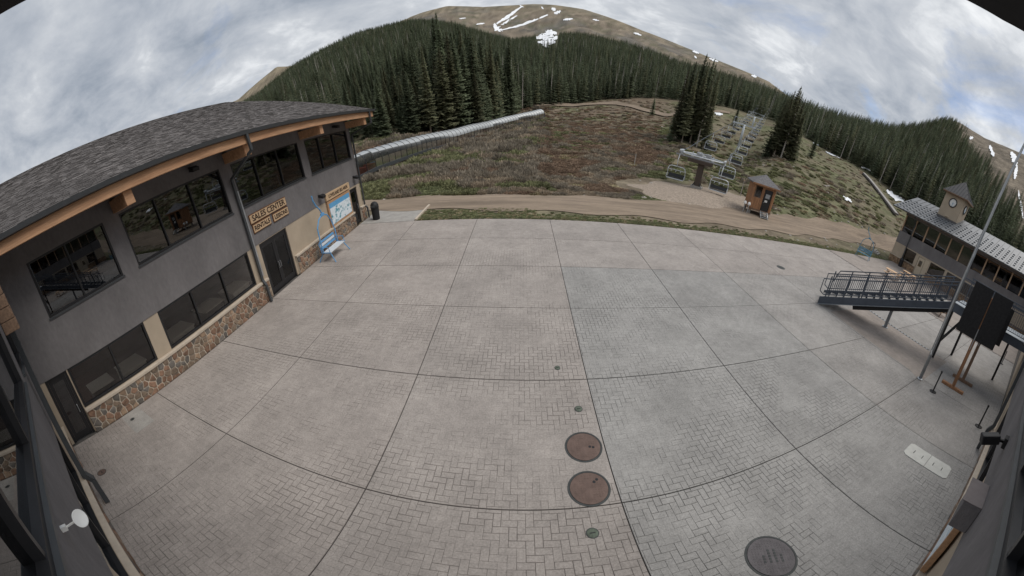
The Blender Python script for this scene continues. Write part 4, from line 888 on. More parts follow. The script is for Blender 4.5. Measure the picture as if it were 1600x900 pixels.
def lift_tower(t, label):
    p = L0+LD*t; g = hz(p.x, p.y); H = cable_z(t)-g; o = thing('lift_tower', label, 'lift tower', (p.x, p.y, g), LROT, 'chairlift towers up the slope')
    MB().tube([(0, 0, -0.5), (0, 0, H+0.1)], [0.42, 0.3], 14).build('pole', M['chair_steel'], o, smooth=True)
    MB().lathe([(0.8, -0.3), (0.8, 0.15), (0.5, 0.2)], 14).build('footing', M['concrete'], o)
    MB().box(-0.16, 0.16, -GA-0.5, GA+0.5, H-0.15, H+0.2).build('crossarm', M['chair_steel'], o)
    MB().bar((0, -GA-0.3, H+1.6), (0, GA+0.3, H+1.6), 0.1, 0.1).bar((0, -GA-0.3, H), (0, -GA-0.3, H+1.6), 0.09, 0.09).bar((0, GA+0.3, H), (0, GA+0.3, H+1.6), 0.09, 0.09).bar((0, 0, H), (0, GA+0.2, H+1.6), 0.07, 0.07).bar((0, 0, H), (0, -GA-0.2, H+1.6), 0.07, 0.07).build('lifting_frame', M['chair_steel'], o)
    for s in (-1, 1):
        MB().box(-1.6, 1.6, s*GA-0.05, s*GA+0.05, H-0.3, H-0.18).build('sheave_beam', M['galv'], o)
        for k in range(6): MB().tube([(-1.4+k*0.56, s*GA-0.06, H-0.12), (-1.4+k*0.56, s*GA+0.06, H-0.12)], 0.2, 12).build('sheave', M['chair_steel'], o)
        MB().box(-1.7, 1.7, s*(GA+0.5)-0.2, s*(GA+0.5)+0.2, H-0.25, H-0.2).build('walkway', M['galv'], o)
    ld = MB()
    for k in range(int(H/0.35)): ld.box(-0.5, -0.44, -0.18, 0.18, 0.4+k*0.35, 0.44+k*0.35)
    ld.build('ladder_rungs', M['chair_steel'], o)['kind'] = 'stuff'
for t, lb in ((56, 'nearest grey steel chairlift tower above the terminal'), (100, 'second grey chairlift tower up the slope'), (148, 'third grey chairlift tower partly hidden by trees'), (190, 'farthest grey chairlift tower at the forest edge')): lift_tower(t, lb)
for s, lb in ((1, 'left haul cable of the chairlift'), (-1, 'right haul cable of the chairlift')):
    pts = [L0+LD*t+LN*GA*s+Vector((0, 0, cable_z(t)+0.12)) for t in np.arange(-1, 232, 6)]
    tag(MB().tube(pts, 0.045, 5).build('haul_cable', M['steel_dark']), lb, 'cable', 'chairlift cables')
def make_lift_chair():
    o = thing('lift_chair', 'x', 'lift chair'); c = M['chair_steel']; w = 1.12
    MB().tube([(0.0, 0, 0), (-0.05, 0, -0.25), (-0.42, 0.0, -0.75), (-0.42, 0, -1.2), (-0.2, 0, -1.5), (-0.05, 0, -1.58)], 0.045, 6).build('hanger', c, o)
    MB().box(-0.1, 0.1, -0.06, 0.06, -0.06, 0.14).build('grip', M['galv'], o)
    y = w
    MB().tube([(0.35, -y, -2.9), (0.1, -y, -2.6), (-0.05, -y, -2.0), (-0.05, -y+0.15, -1.68), (-0.05, -y+0.4, -1.58), (-0.05, y-0.4, -1.58), (-0.05, y-0.15, -1.68), (-0.05, y, -2.0), (0.1, y, -2.6), (0.35, y, -2.9)], 0.05, 6).build('frame', c, o)
    MB().box(-0.35, 0.25, -y+0.08, y-0.08, -3.0, -2.88).build('seat', M['seat_black'], o, bevel=0.03)
    MB().add([(0.22, -y+0.08, -2.85), (0.22, y-0.08, -2.85), (0.36, y-0.08, -2.45), (0.36, -y+0.08, -2.45), (0.28, -y+0.08, -2.87), (0.28, y-0.08, -2.87), (0.42, y-0.08, -2.47), (0.42, -y+0.08, -2.47)],
             [(0, 1, 2, 3), (7, 6, 5, 4), (0, 4, 5, 1), (1, 5, 6, 2), (2, 6, 7, 3), (3, 7, 4, 0)]).build('backrest', M['seat_black'], o)
    MB().box(-0.38, -0.35, -y+0.05, y-0.05, -3.04, -2.93).build('seat_rail', c, o)
    MB().tube([(-0.05, -y+0.06, -1.95), (-0.3, -y+0.1, -1.98), (-0.3, y-0.1, -1.98), (-0.05, y-0.06, -1.95)], 0.03, 6).build('safety_bar', c, o)
    for yy in (-0.6, 0, 0.6): MB().tube([(-0.3, yy, -1.98), (-0.42, yy, -2.2)], 0.025, 6).build('foot_rest_bar', c, o)
    for sy in (-1, 1): MB().tube([(0.3, sy*y, -2.6), (-0.3, sy*y, -2.62), (-0.35, sy*y, -2.95)], 0.028, 6).build('armrest', c, o)
    return o
proto = make_lift_chair()
k = 0; ordn = ['first', 'second', 'third', 'fourth', 'fifth', 'sixth', 'seventh', 'eighth', 'ninth', 'tenth', 'eleventh', 'twelfth', 'thirteenth', 'fourteenth', 'fifteenth', 'sixteenth', 'seventeenth']
for s, ts in ((1, [-0.6] + [23+10.5*i for i in range(16)]), (-1, [-0.6] + [7+10.5*i for i in range(17)])):
    for i, t in enumerate(ts):
        o = proto if k == 0 else copy_tree(proto); k += 1
        p = L0+LD*t+LN*GA*s; o.location = (p.x, p.y, cable_z(t)+0.05); o.rotation_euler = (0, 0, LROT)
        side = 'left' if s > 0 else 'right'
        tag(o, ('steel chairlift chair with black seat hanging at the %s side of the terminal' % side) if i == 0 else '%s chair beyond the terminal on the %s cable of the chairlift' % (ordn[min(i-1, 16)], side), 'lift chair', 'chairs on the chairlift')

# operator hut
def hut():
    d = 39.6; x, y = d*math.sin(R(40.5)), d*math.cos(R(40.5)); g = hz(x, y); o = thing('operator_hut', 'small brown wooden operator hut with hipped roof and white steps', 'hut', (x, y, g), R(-24))
    w = 1.32; f = 0.62; h = 3.35
    for fx, fy in ((-1, -1), (1, -1), (1, 1), (-1, 1)): MB().box(fx*1.1-0.1, fx*1.1+0.1, fy*1.1-0.1, fy*1.1+0.1, 0, f).build('pier', M['concrete'], o)
    MB().box(-w-0.05, w+0.05, -w-0.05, w+0.05, f-0.12, f+0.06).build('floor_frame', M['timber_dark'], o)
    # front (-Y) with window and door, right side (+X) planks
    bw = 0.165; nb = int(2*w/bw)
    for k in range(nb):
        a = -w+k*bw+0.004; b = a+bw-0.008; c = (a+b)/2
        pb = MB().box(w-0.06, w, a, b, f+0.06, h); pb.build('board', M['hut_wood'], o)
        MB().box(-w, -w+0.06, a, b, f+0.06, h).build('board', M['hut_wood'], o); MB().box(a, b, w-0.12, w-0.062, f+0.06, h).build('board', M['hut_wood'], o)
        if -1.1 < c < -0.25: MB().box(a, b, -w, -w+0.06, f+0.06, 1.85).build('board', M['hut_wood'], o); MB().box(a, b, -w, -w+0.06, 3.1, h).build('board', M['hut_wood'], o)
        elif 0.02 < c < 0.95: MB().box(a, b, -w, -w+0.06, 2.95, h).build('board', M['hut_wood'], o)
        else: MB().box(a, b, -w, -w+0.06, f+0.06, h).build('board', M['hut_wood'], o)
    wd = MB().box(-1.12, -0.26, -w+0.01, -w+0.05, 1.85, 1.92).box(-1.12, -0.26, -w+0.01, -w+0.05, 3.03, 3.1).box(-1.12, -1.05, -w+0.011, -w+0.049, 1.92, 3.03).box(-0.33, -0.26, -w+0.011, -w+0.049, 1.92, 3.03).build('window', M['timber_dark'], o); MB().box(-1.05, -0.33, -w+0.025, -w+0.035, 1.92, 3.03).build('pane', M['glass_dark'], wd)
    dr = MB().box(0.04, 0.92, -w-0.02, -w+0.03, f+0.07, 2.94).build('door', M['frame'], o)
    MB().box(0.22, 0.74, -w-0.028, -w-0.021, 2.05, 2.5).build('notice', M['galv'], dr); MB().box(0.25, 0.58, -w-0.028, -w-0.021, 1.62, 1.85).build('notice', M['white'], dr)
    MB().tube([(0.14, -w-0.03, 1.5), (0.14, -w-0.08, 1.62)], 0.03, 6).build('handle', M['galv'], dr)
    rf = MB().add([(-w-0.35, -w-0.35, h), (w+0.35, -w-0.35, h), (w+0.35, w+0.35, h), (-w-0.35, w+0.35, h), (0, 0, h+1.0), (-w-0.35, -w-0.35, h-0.12), (w+0.35, -w-0.35, h-0.12), (w+0.35, w+0.35, h-0.12), (-w-0.35, w+0.35, h-0.12)],
             [(0, 1, 4), (1, 2, 4), (2, 3, 4), (3, 0, 4), (8, 7, 6, 5), (0, 5, 6, 1), (1, 6, 7, 2), (2, 7, 8, 3), (3, 8, 5, 0)]).build('roof', M['hut_roof'], o)
    MB().box(-w-0.37, w+0.37, -w-0.37, -w-0.352, h-0.16, h-0.01).box(w+0.352, w+0.37, -w-0.35, w+0.35, h-0.16, h-0.01).build('fascia', M['hut_wood'], rf)
    st = thing('wooden_steps', 'grey white wooden steps at the hut door', 'steps', (x, y, g), R(-24))
    for k in range(4): MB().box(0.02, 0.95, -w-0.32-0.22*(3-k), -w-0.08-0.22*(3-k), 0.12+0.14*k, 0.17+0.14*k).build('step', M['galv'], st)
    for e in (0.05, 0.92): MB().bar((e, -w-1.0, 0.05), (e, -w-0.1, 0.6), 0.05, 0.16).bar((e, -w-0.95, 0.1), (e, -w-0.95, 0.7), 0.05, 0.05).build('stringer', M['galv'], st)
    for dx, dy, lb in ((-1.5, -1.75, 'white round gauge post left of the hut'), (-1.95, -1.6, 'short white post farther left of the hut')):
        q = Matrix.Rotation(R(-24), 3, 'Z') @ Vector((dx, dy, 0)); p = thing('marker_post', lb, 'post', (x+q.x, y+q.y, hz(x+q.x, y+q.y)))
        MB().tube([(0, 0, -0.1), (0, 0, 0.9)], 0.05, 8).build('pole', M['galv'], p); MB().lathe([(0.02, 0.85), (0.17, 0.92), (0.19, 1.05), (0.12, 1.2), (0.02, 1.24)], 12).build('cap', M['white'], p)
hut()
for a, d, h, lb in ((18.7, 47, 1.7, 'thin weathered post standing alone in the meadow'), (37.2, 46, 2.2, 'thin pale pole behind the operator hut')):
    x, y = d*math.sin(R(a)), d*math.cos(R(a)); p = thing('wooden_post', lb, 'post', (x, y, hz(x, y))); MB().tube([(0, 0, -0.2), (0.03, 0, h)], [0.07, 0.05], 7).build('stake', M['bark_grey'], p); MB().box(-0.07, 0.1, -0.05, 0.05, h-0.12, h).build('tip', M['post_wood'], p)

# ------------------------------------------------------------------ covered conveyor (arched tunnel)
def conveyor():
    pts = np.array([(-19.6, 33.5), (-18.3, 37.2), (-15.6, 50), (-12.6, 60.6), (-7.8, 77.5), (-2.0, 91), (5.0, 104.0)]); seg = np.hypot(*np.diff(pts, axis=0).T); S = np.concatenate([[0], np.cumsum(seg)]); total = S[-1]; n = 50
    cx = lambda s: np.array([np.interp(s, S, pts[:, 0]), np.interp(s, S, pts[:, 1])])
    o = thing('covered_conveyor', 'long arched translucent tunnel over a ski conveyor climbing the meadow', 'conveyor tunnel', (pts[0][0], pts[0][1], hz(*pts[0]))); org = np.array([pts[0][0], pts[0][1], hz(*pts[0])])
    r, hgt = 1.35, 2.45
    prof = [(-r, 0.25), (-r, 1.35)] + [(-r*math.cos(a), 1.35+(hgt-1.35)*math.sin(a)) for a in np.linspace(0, math.pi, 9)[1:-1]] + [(r, 1.35), (r, 0.25)]
    rings = []
    for i in range(n+1):
        s = total*i/n; c = cx(s); t = cx(min(s+0.5, total))-cx(max(s-0.5, 0)); t /= np.hypot(*t); nr = np.array([t[1], -t[0]]); g = hz(*c)+0.25
        rings.append([(c[0]+nr[0]*a-org[0], c[1]+nr[1]*a-org[1], g+z-org[2]) for a, z in prof])
    m = len(prof)
    for i in range(n):
        A, B = rings[i], rings[i+1]
        def panel(ks, name, mt):
            V = []
            for q in ks: V += [A[q], B[q]]
            F = [(2*j, 2*j+1, 2*j+3, 2*j+2) for j in range(len(ks)-1)]; return MB().add(V, F).build(name, M[mt], o, smooth=len(ks) > 2)
        panel([0, 1], 'side_pane', 'glass_clear'); panel([m-2, m-1], 'side_pane', 'glass_clear'); panel(list(range(1, m-1)), 'roof_pane', 'tube_skin')
        MB().tube(A, 0.05, 5).build('hoop', M['frame'], o)
        MB().bar(A[0], B[0], 0.12, 0.4).build('base_rail', M['gutter'], o); MB().bar(A[m-1], B[m-1], 0.12, 0.4).build('base_rail', M['gutter'], o)
        if i % 2 == 0: MB().bar((np.array(A[0])+np.array(A[m-1]))/2-np.array([0, 0, 0.1]), (np.array(B[0])+np.array(B[m-1]))/2-np.array([0, 0, 0.1]), 1.1, 0.12).build('belt', M['black'], o)
    MB().tube(rings[-1], 0.07, 6).build('hoop', M['frame'], o)
    e = rings[-1]; c = (np.array(e[0])+np.array(e[m-1]))/2; MB().box(c[0]+0.4, c[0]+1.5, c[1]-0.5, c[1]+0.9, c[2]-0.4, c[2]+1.0).build('drive_box', M['soffit'], o)
    for i, mt in ((2, 'red'), (3, 'red'), (4, 'map_blue')):
        c = (np.array(rings[i][0])+np.array(rings[i][m-1]))/2; MB().box(c[0]-0.3, c[0]+1.0, c[1]-0.5, c[1]+0.6, c[2]-0.1, c[2]+0.62).build('machine_cover', M[mt], o)
conveyor()
def right_belt():
    o = thing('open_conveyor', 'low grey uncovered conveyor running down the right slope', 'conveyor', (0, 0, 0)); P = [(R(a), d) for a, d in ((55.5, 128), (57, 118), (59, 108), (61, 100), (63.2, 92))]
    W = [(d*math.sin(a), d*math.cos(a)) for a, d in P]; o.location = (W[0][0], W[0][1], hz(*W[0])); l = Vector(o.location)
    V = [Vector((x, y, hz(x, y)+0.55))-l for x, y in W]
    for a, b in zip(V[:-1], V[1:]): MB().bar(a, b, 1.4, 0.35).build('bed', M['soffit'], o); MB().bar(a+Vector((0, 0, 0.28)), b+Vector((0, 0, 0.28)), 1.1, 0.06).build('belt', M['concrete'], o)
    MB().box(-1.4, -0.2, -0.6, 0.6, -0.4, 0.8).build('drive_house', M['post_wood'], o, bevel=0.05)
right_belt()

# ------------------------------------------------------------------ snow patches draped on the slopes
def ray_ground(az, el):
    """where a sight line from the deck meets the ground"""
    dd = np.concatenate([np.arange(30, 400, 1.0), np.arange(400, 2600, 4)]); x, y = dd*math.sin(R(az)), dd*math.cos(R(az)); z = height(x, y); lim = 6+dd*math.tan(R(el)); k = np.argmax(z >= lim)
    return (x[k], y[k], z[k], dd[k]) if (z >= lim).any() else None
SNOW_HOLES = []
def snow(c, lens, wid, label, lift=1.0, seed=0, flat=False):
    """c: list of (az, el) centreline points; patch width in degrees"""
    r = random.Random(seed); V = []; ok = 0
    rows = []
    cl = np.array(c); t = np.linspace(0, 1, 16); A = np.interp(t, np.linspace(0, 1, len(cl)), cl[:, 0]); E = np.interp(t, np.linspace(0, 1, len(cl)), cl[:, 1])
    for a, e, tt in zip(A, E, t):
        w = wid*(1.0 if flat else (0.3+0.7*math.sin(math.pi*min(max(tt, 0.03), 0.97))**0.7)); da = np.array([A[-1]-A[0], E[-1]-E[0]]); da /= np.hypot(*da); nn = np.array([-da[1], da[0]])
        row = []
        j0, j1 = (r.uniform(0.85, 1.1), r.uniform(0.8, 1.1)) if flat else (r.uniform(0.45, 1.35), r.uniform(0.45, 1.35))
        for k in (-j0, -0.3*j0, 0.3*j1, j1):
            q = ray_ground(a+nn[0]*w*k/2, e+nn[1]*w*k/2)
            if q is None: return
            row.append((q[0], q[1], q[2]+lift))
        rows.append(row)
    F = [(i*4+j, (i+1)*4+j, (i+1)*4+j+1, i*4+j+1) for i in range(len(rows)-1) for j in range(3)]
    o = link('snow_patch', np_mesh('snow_patch', [p for rr in rows for p in rr], F, M['snow'], True)); tag(o, label, kind='structure')
def px(x, y):
    lon, t = (x-800)/512.43, (y-445.9)/583.94; v = (math.sin(lon)*math.cos(t), math.sin(t), math.cos(lon)*math.cos(t)); p, yw = R(26.421), R(-1.626)
    f = Vector((math.sin(yw)*math.cos(p), math.cos(yw)*math.cos(p), -math.sin(p))); rt = Vector((math.cos(yw), -math.sin(yw), 0)); dn = f.cross(rt); w = rt*v[0]+dn*v[1]+f*v[2]
    return math.degrees(math.atan2(w.x, w.y)), math.degrees(math.asin(w.z))
SP = [([(815, 11), (795, 26), (776, 38)], 0.42), ([(808, 25), (790, 36), (779, 44)], 0.3), ([(772, 38), (776, 46), (785, 50)], 0.7), ([(783, 48), (800, 44), (820, 38), (838, 31), (856, 24)], 0.35), ([(862, 13), (868, 17)], 0.5), ([(866, 22), (876, 18)], 0.5), ([(880, 32), (895, 30)], 0.35),
      ([(744, 39), (758, 37)], 0.25), ([(718, 30), (728, 29)], 0.2), ([(812, 9), (818, 12)], 0.2), ([(846, 11), (849, 15)], 0.2), ([(926, 31), (936, 33)], 0.25), ([(990, 52), (1002, 56)], 0.3), ([(1040, 62), (1055, 68)], 0.3), ([(1060, 68), (1068, 72)], 0.3), ([(1082, 80), (1092, 84)], 0.3), ([(1108, 92), (1122, 97)], 0.35), ([(1174, 118), (1182, 121)], 0.35), ([(1085, 88), (1088, 92)], 0.25)]
for i, (c, w) in enumerate(SP): snow([px(*q) for q in c], 0, w, 'white snow streak on the bare upper mountain', 2.5, i)
SP2 = [([(1496, 192), (1510, 197)], 0.5), ([(1540, 205), (1547, 225)], 0.6), ([(1546, 228), (1552, 246)], 0.6), ([(1578, 222), (1586, 232)], 0.5), ([(1580, 238), (1588, 262)], 0.9), ([(1588, 262), (1584, 282)], 0.6), ([(1514, 218), (1520, 216)], 0.5), ([(1590, 300), (1597, 345)], 0.35), ([(1560, 225), (1566, 226)], 0.3)]
for i, (c, w) in enumerate(SP2): snow([px(*q) for q in c], 0, w, 'white snow gully on the rocky right-hand ridge', 1.2, 50+i)
SP3 = [([(1116, 177), (1129, 180)], 0.55, 'small snow patch beside the far meadow track'), ([(1385, 298), (1398, 310), (1412, 315)], 0.8, 'snow bank along the open conveyor'), ([(1345, 262), (1362, 268)], 0.3, 'thin snow strip under the right-hand forest'), ([(1316, 310), (1330, 318)], 0.5, 'small snow patch in the grass by the clock building'), ([(1290, 238), (1312, 248)], 0.25, 'snow strip along the forest edge'), ([(1270, 224), (1280, 228)], 0.22, 'snow spot at the forest corner')]
for i, (c, w, lb) in enumerate(SP3): snow([px(*q) for q in c], 0, w, lb, 0.25, 80+i)
# snow-covered clearing in the forest
for i, (c, w) in enumerate((([(846, 52), (858, 51), (870, 53)], 0.7), ([(838, 60), (852, 59), (871, 60)], 1.0), ([(840, 67), (855, 67), (868, 66)], 0.8), ([(848, 72), (858, 74)], 0.5))):
    snow([px(*q) for q in c], 0, w, 'snow lying in the forest clearing below the bare peak', 1.0, 300+i)

# ------------------------------------------------------------------ trees and scattered plants
def spruce_mesh(name, seed, Hh, Rr, lite, nmat, sparse=1.0, bare=0.06):
    r = np.random.default_rng(seed); V = []; F = []; 
    dz = (0.62 if not lite else 1.25); z = Hh*bare
    def tri(a, b, c): i = len(V); V.extend([a, b, c]); F.append((i, i+1, i+2))
    lop = r.uniform(0, 6.28)
    while z < Hh*0.985:
        f = (z-Hh*bare)/(Hh*(1-bare)); rad = Rr*(1-f)**0.78*(0.55+0.45*min(1, f*6+0.3)); rad = max(rad, 0.22)
        nb = int((7 if not lite else 5)*sparse + r.uniform(0, 2)); a0 = r.uniform(0, 6.28)
        for k in range(nb):
            a = a0 + 6.283*k/nb + r.uniform(-0.35, 0.35); L = rad*r.uniform(0.6, 1.12)*(1+0.12*math.cos(a-lop)); dx, dy = math.cos(a), math.sin(a); droop = r.uniform(0.22, 0.52)*(1-0.6*f); zz = z + r.uniform(-0.25, 0.25)
            P = lambda s: np.array((dx*L*s, dy*L*s, zz - droop*L*s + 0.18*L*s*s*s)); side = np.array((-dy, dx, 0.0)); ns = 4 if not lite else 2
            wd = (0.30*L+0.2)
            for q in range(ns):
                s0, s1 = q/ns, (q+1)/ns+0.1; w = wd*(1-0.65*s0)*r.uniform(0.7, 1.2); p0, p1 = P(s0), P(min(s1, 1.05))
                for sg in (-1, 1):
                    tip = p0*0.45+p1*0.55 + side*sg*w + np.array((0, 0, -0.62*w*r.uniform(0.5, 1.3))); tri(tuple(p0), tuple(p1) if sg > 0 else tuple(tip), tuple(tip) if sg > 0 else tuple(p1))
                hang = (p0+p1)/2+np.array((r.uniform(-.1, .1), r.uniform(-.1, .1), -0.42*w)); tri(tuple(p0), tuple(p1), tuple(hang))
        z += dz*r.uniform(0.75, 1.2)*(1-0.45*f)
    tri((0.14, 0, Hh*0.94), (-0.1, 0.12, Hh*0.94), (0, 0, Hh*1.02)); tri((0, -0.14, Hh*0.93), (0.1, 0.12, Hh*0.94), (0, 0, Hh*1.02))
    return np.array(V), np.array(F)
def trunk_mb(Hh, r0): return MB().tube([(0, 0, -0.6), (0, 0, Hh*0.3), (0.03, 0.02, Hh*0.7), (0, 0, Hh*0.97)], [r0, r0*0.8, r0*0.45, 0.03], 6, False)
VAR = []
for i, (Hh, Rr, nm, sp, br) in enumerate([(20, 3.5, 'needles', 1.2, 0.04), (18, 3.0, 'needles', 1.2, 0.07), (22, 3.4, 'needles', 1.2, 0.03), (16, 3.1, 'needles_olive', 1.2, 0.03), (19, 2.4, 'needles_olive', 1, 0.14), (13, 2.7, 'needles', 1.2, 0.02), (17, 2.2, 'needles_olive', 0.8, 0.28)]):
    V, F = spruce_mesh('crown', 100+i, Hh, Rr, False, nm, sp, br); VAR.append((Hh, np_mesh('crown', V, F, M[nm]), trunk_mb(Hh, 0.22).mesh('trunk', M['bark'] if i % 3 else M['bark_grey'], True)))
lib = bpy.data.collections.new('scatter_sources')      # shapes for the mass planting, not shown by themselves
def lib_obj(name, me):
    o = bpy.data.objects.new(name, me); lib.objects.link(o); return o
LITE = []
for i, (Hh, Rr, nm, sp, br) in enumerate([(16, 2.6, 'needles', 1.2, 0.03), (14, 2.3, 'needles', 1.2, 0.04), (17, 2.3, 'needles', 1.2, 0.04), (15, 2.3, 'needles_olive', 1.2, 0.05), (14, 1.8, 'needles_olive', 1, 0.15), (11, 2.2, 'needles', 1.2, 0.03)]):
    V, F = spruce_mesh('far_spruce', 200+i, Hh, Rr, True, nm, sp, br); me = np_mesh('far_spruce', V, F, M[nm]); LITE.append((Hh, me))
for i in range(2):
    r_ = random.Random(i); b_ = MB().tube([(0, 0, -0.4), (0.1, 0, 5), (0, 0.1, 10), (0.05, 0, 14)], [0.2, 0.16, 0.1, 0.03], 5, False)
    for q in range(26): z_ = r_.uniform(3.5, 13); a_ = r_.uniform(0, 6.28); l_ = r_.uniform(0.3, 1.3)*(1.1-z_/16); b_.tube([(0, 0, z_), (l_*math.cos(a_), l_*math.sin(a_), z_-0.25*l_)], [0.05, 0.02], 3, False)
    LITE.append((14, b_.mesh('dead_spruce', M['bark_grey'])))
def gn_scatter(name, P, rz, sc, vi, meshes, label):
    """one mass object: instances of a few shapes on a cloud of points"""
    sub = bpy.data.collections.new(name+'_shapes')
    for i, m in enumerate(meshes):
        o = bpy.data.objects.new('%s_%02d' % (name, i), m); sub.objects.link(o)
    me = bpy.data.meshes.new(name); P = np.asarray(P, np.float32); me.vertices.add(len(P)); me.vertices.foreach_set('co', P.ravel())
    for nm, tp, arr in (('rz', 'FLOAT', rz), ('vi', 'INT', vi)): a = me.attributes.new(nm, tp, 'POINT'); a.data.foreach_set('value', np.asarray(arr))
    a = me.attributes.new('sc', 'FLOAT_VECTOR', 'POINT'); a.data.foreach_set('vector', np.asarray(sc, np.float32).ravel())
    o = link(name, me); g = bpy.data.node_groups.new(name, 'GeometryNodeTree'); g.interface.new_socket('Geometry', in_out='INPUT', socket_type='NodeSocketGeometry'); g.interface.new_socket('Geometry', in_out='OUTPUT', socket_type='NodeSocketGeometry')
    gi, go = g.nodes.new('NodeGroupInput'), g.nodes.new('NodeGroupOutput'); ip = g.nodes.new('GeometryNodeInstanceOnPoints'); ci = g.nodes.new('GeometryNodeCollectionInfo')
    ci.inputs['Collection'].default_value = sub; ci.inputs['Separate Children'].default_value = True; ci.inputs['Reset Children'].default_value = True
    def attr(nm, dt): n = g.nodes.new('GeometryNodeInputNamedAttribute'); n.data_type = dt; n.inputs[0].default_value = nm; return n.outputs[0]
    cb = g.nodes.new('ShaderNodeCombineXYZ'); er = g.nodes.new('FunctionNodeEulerToRotation'); L = g.links.new
    L(attr('rz', 'FLOAT'), cb.inputs[2]); L(cb.outputs[0], er.inputs[0]); L(er.outputs[0], ip.inputs['Rotation']); L(attr('sc', 'FLOAT_VECTOR'), ip.inputs['Scale']); L(attr('vi', 'INT'), ip.inputs['Instance Index'])
    ip.inputs['Pick Instance'].default_value = True; L(gi.outputs[0], ip.inputs['Points']); L(ci.outputs[0], ip.inputs['Instance']); L(ip.outputs[0], go.inputs[0])
    md = o.modifiers.new('scatter', 'NODES'); md.node_group = g; tag(o, label, kind='stuff'); return o

def place_tree(x, y, v, scale, label, group, sx=1.0):
    Hh, cr, tr = VAR[v]; o = thing('spruce_tree', label, 'tree', (x, y, hz(x, y)), rng.uniform(0, 6.28), group); o.scale = (scale*sx, scale*sx, scale)
    link('crown', cr, o); link('trunk', tr, o)
# forest points
def forest():
    out = []
    d = np.concatenate([np.sqrt(rng.uniform(a*a, b*b, k)) for a, b, k in ((70, 220, 16000), (220, 480, 26000), (480, 980, 42000))]); tries = len(d); az = rng.uniform(-48, 89, tries); x, y = d*np.sin(np.radians(az)), d*np.cos(np.radians(az))
    df, dr = np.interp(az, T_AZ, T_DF), np.interp(az, T_AZ, T_DR); edge = 5*lump(x, y, 22, 31)
    keep = (d > df+edge) & (d < dr+25)
    z = height(x, y); el = np.degrees(np.arctan2(z-6, d))
    keep &= ~((az > 1.7) & (az < 5.0) & (el > 9.3) & (el < 12.2) & (d > 300))
    tl = 16.2-0.6*(az-66.5)+1.3*lump(x, y, 40, 12); keep &= ~((az > 64.5) & (el > np.maximum(tl, 6.0))); keep &= ~((az < -35) & (d < 215))
    keep &= ~((az > 66) & (d > 640))
    # extra dense front rows
    na = 2600; a2 = rng.uniform(-36, 80, na); f2 = np.interp(a2, T_AZ, T_DF); d2 = f2 + rng.uniform(0, 1, na)**1.4*45; x2, y2 = d2*np.sin(np.radians(a2)), d2*np.cos(np.radians(a2))
    X, Y, D, A = np.concatenate([x[keep], x2]), np.concatenate([y[keep], y2]), np.concatenate([d[keep], d2]), np.concatenate([az[keep], a2])
    # thin with a cell grid
    seen = set(); sel = []
    for i in np.argsort(D):
        cs = 2.6 if D[i] < 160 else 3.4 if D[i] < 300 else 4.6 if D[i] < 480 else 6.2; key = (int(X[i]//cs), int(Y[i]//cs), cs)
        if key in seen: continue
        seen.add(key); sel.append(i)
    return X[sel], Y[sel], D[sel], A[sel]
FX, FY, FD, FA = forest()
vis = (FA > -27) & (FA < 64); big = np.where(vis, 1/FD, 0); order = np.argsort(-big); near = order[:268]; rest = np.ones(len(FX), bool); rest[near] = False
for i in near:
    tall = np.interp(FA[i], [-27, -20, -15, -12, -3, 1, 10, 64], [0.52, 0.64, 0.86, 1.08, 1.06, 0.9, 0.8, 0.72])*rng.uniform(0.6, 1.15); v = int(rng.choice([0, 1, 2, 3, 4, 5, 6], p=[.22, .2, .2, .12, .1, .1, .06]))
    look = ('slender ' if v in (4, 6) else 'tall ' if tall*VAR[v][0] > 20 else 'short ' if tall*VAR[v][0] < 13.5 else '')+('olive green' if v in (3, 4, 6) else 'dark green'); a = FA[i]
    where = 'at the shop-roof end of the conveyor tunnel' if a < -18 else 'behind the middle of the conveyor tunnel' if a < -9 else 'behind the upper half of the conveyor tunnel' if a < 0 else 'above the far meadow track' if a < 30 else 'on the right-hand slope'
    place_tree(FX[i], FY[i], v, tall, look+' spruce '+where, 'front rows of the spruce forest', rng.uniform(0.85, 1.15))
rx, ry, rd, ra = FX[rest], FY[rest], FD[rest], FA[rest]; n = len(rx)
base_s = np.interp(ra, [-45, -20, -14, -3, 0, 12, 90], [0.7, 0.75, 0.95, 1.1, 1.0, 0.9, 0.88])*rng.uniform(0.55, 1.15, n)*np.interp(rd, [200, 500, 950], [1, 0.9, 0.72]); wide = base_s*rng.uniform(0.9, 1.25, n)
gn_scatter('spruce_forest', np.stack([rx, ry, height(rx, ry)-0.3], 1), rng.uniform(0, 6.28, n).astype(np.float32), np.stack([wide, wide, base_s], 1), rng.choice(8, n, p=[.22, .20, .18, .13, .08, .11, .04, .04]).astype(np.int32), [m for _, m in LITE], 'dense spruce forest covering the mountain slopes')
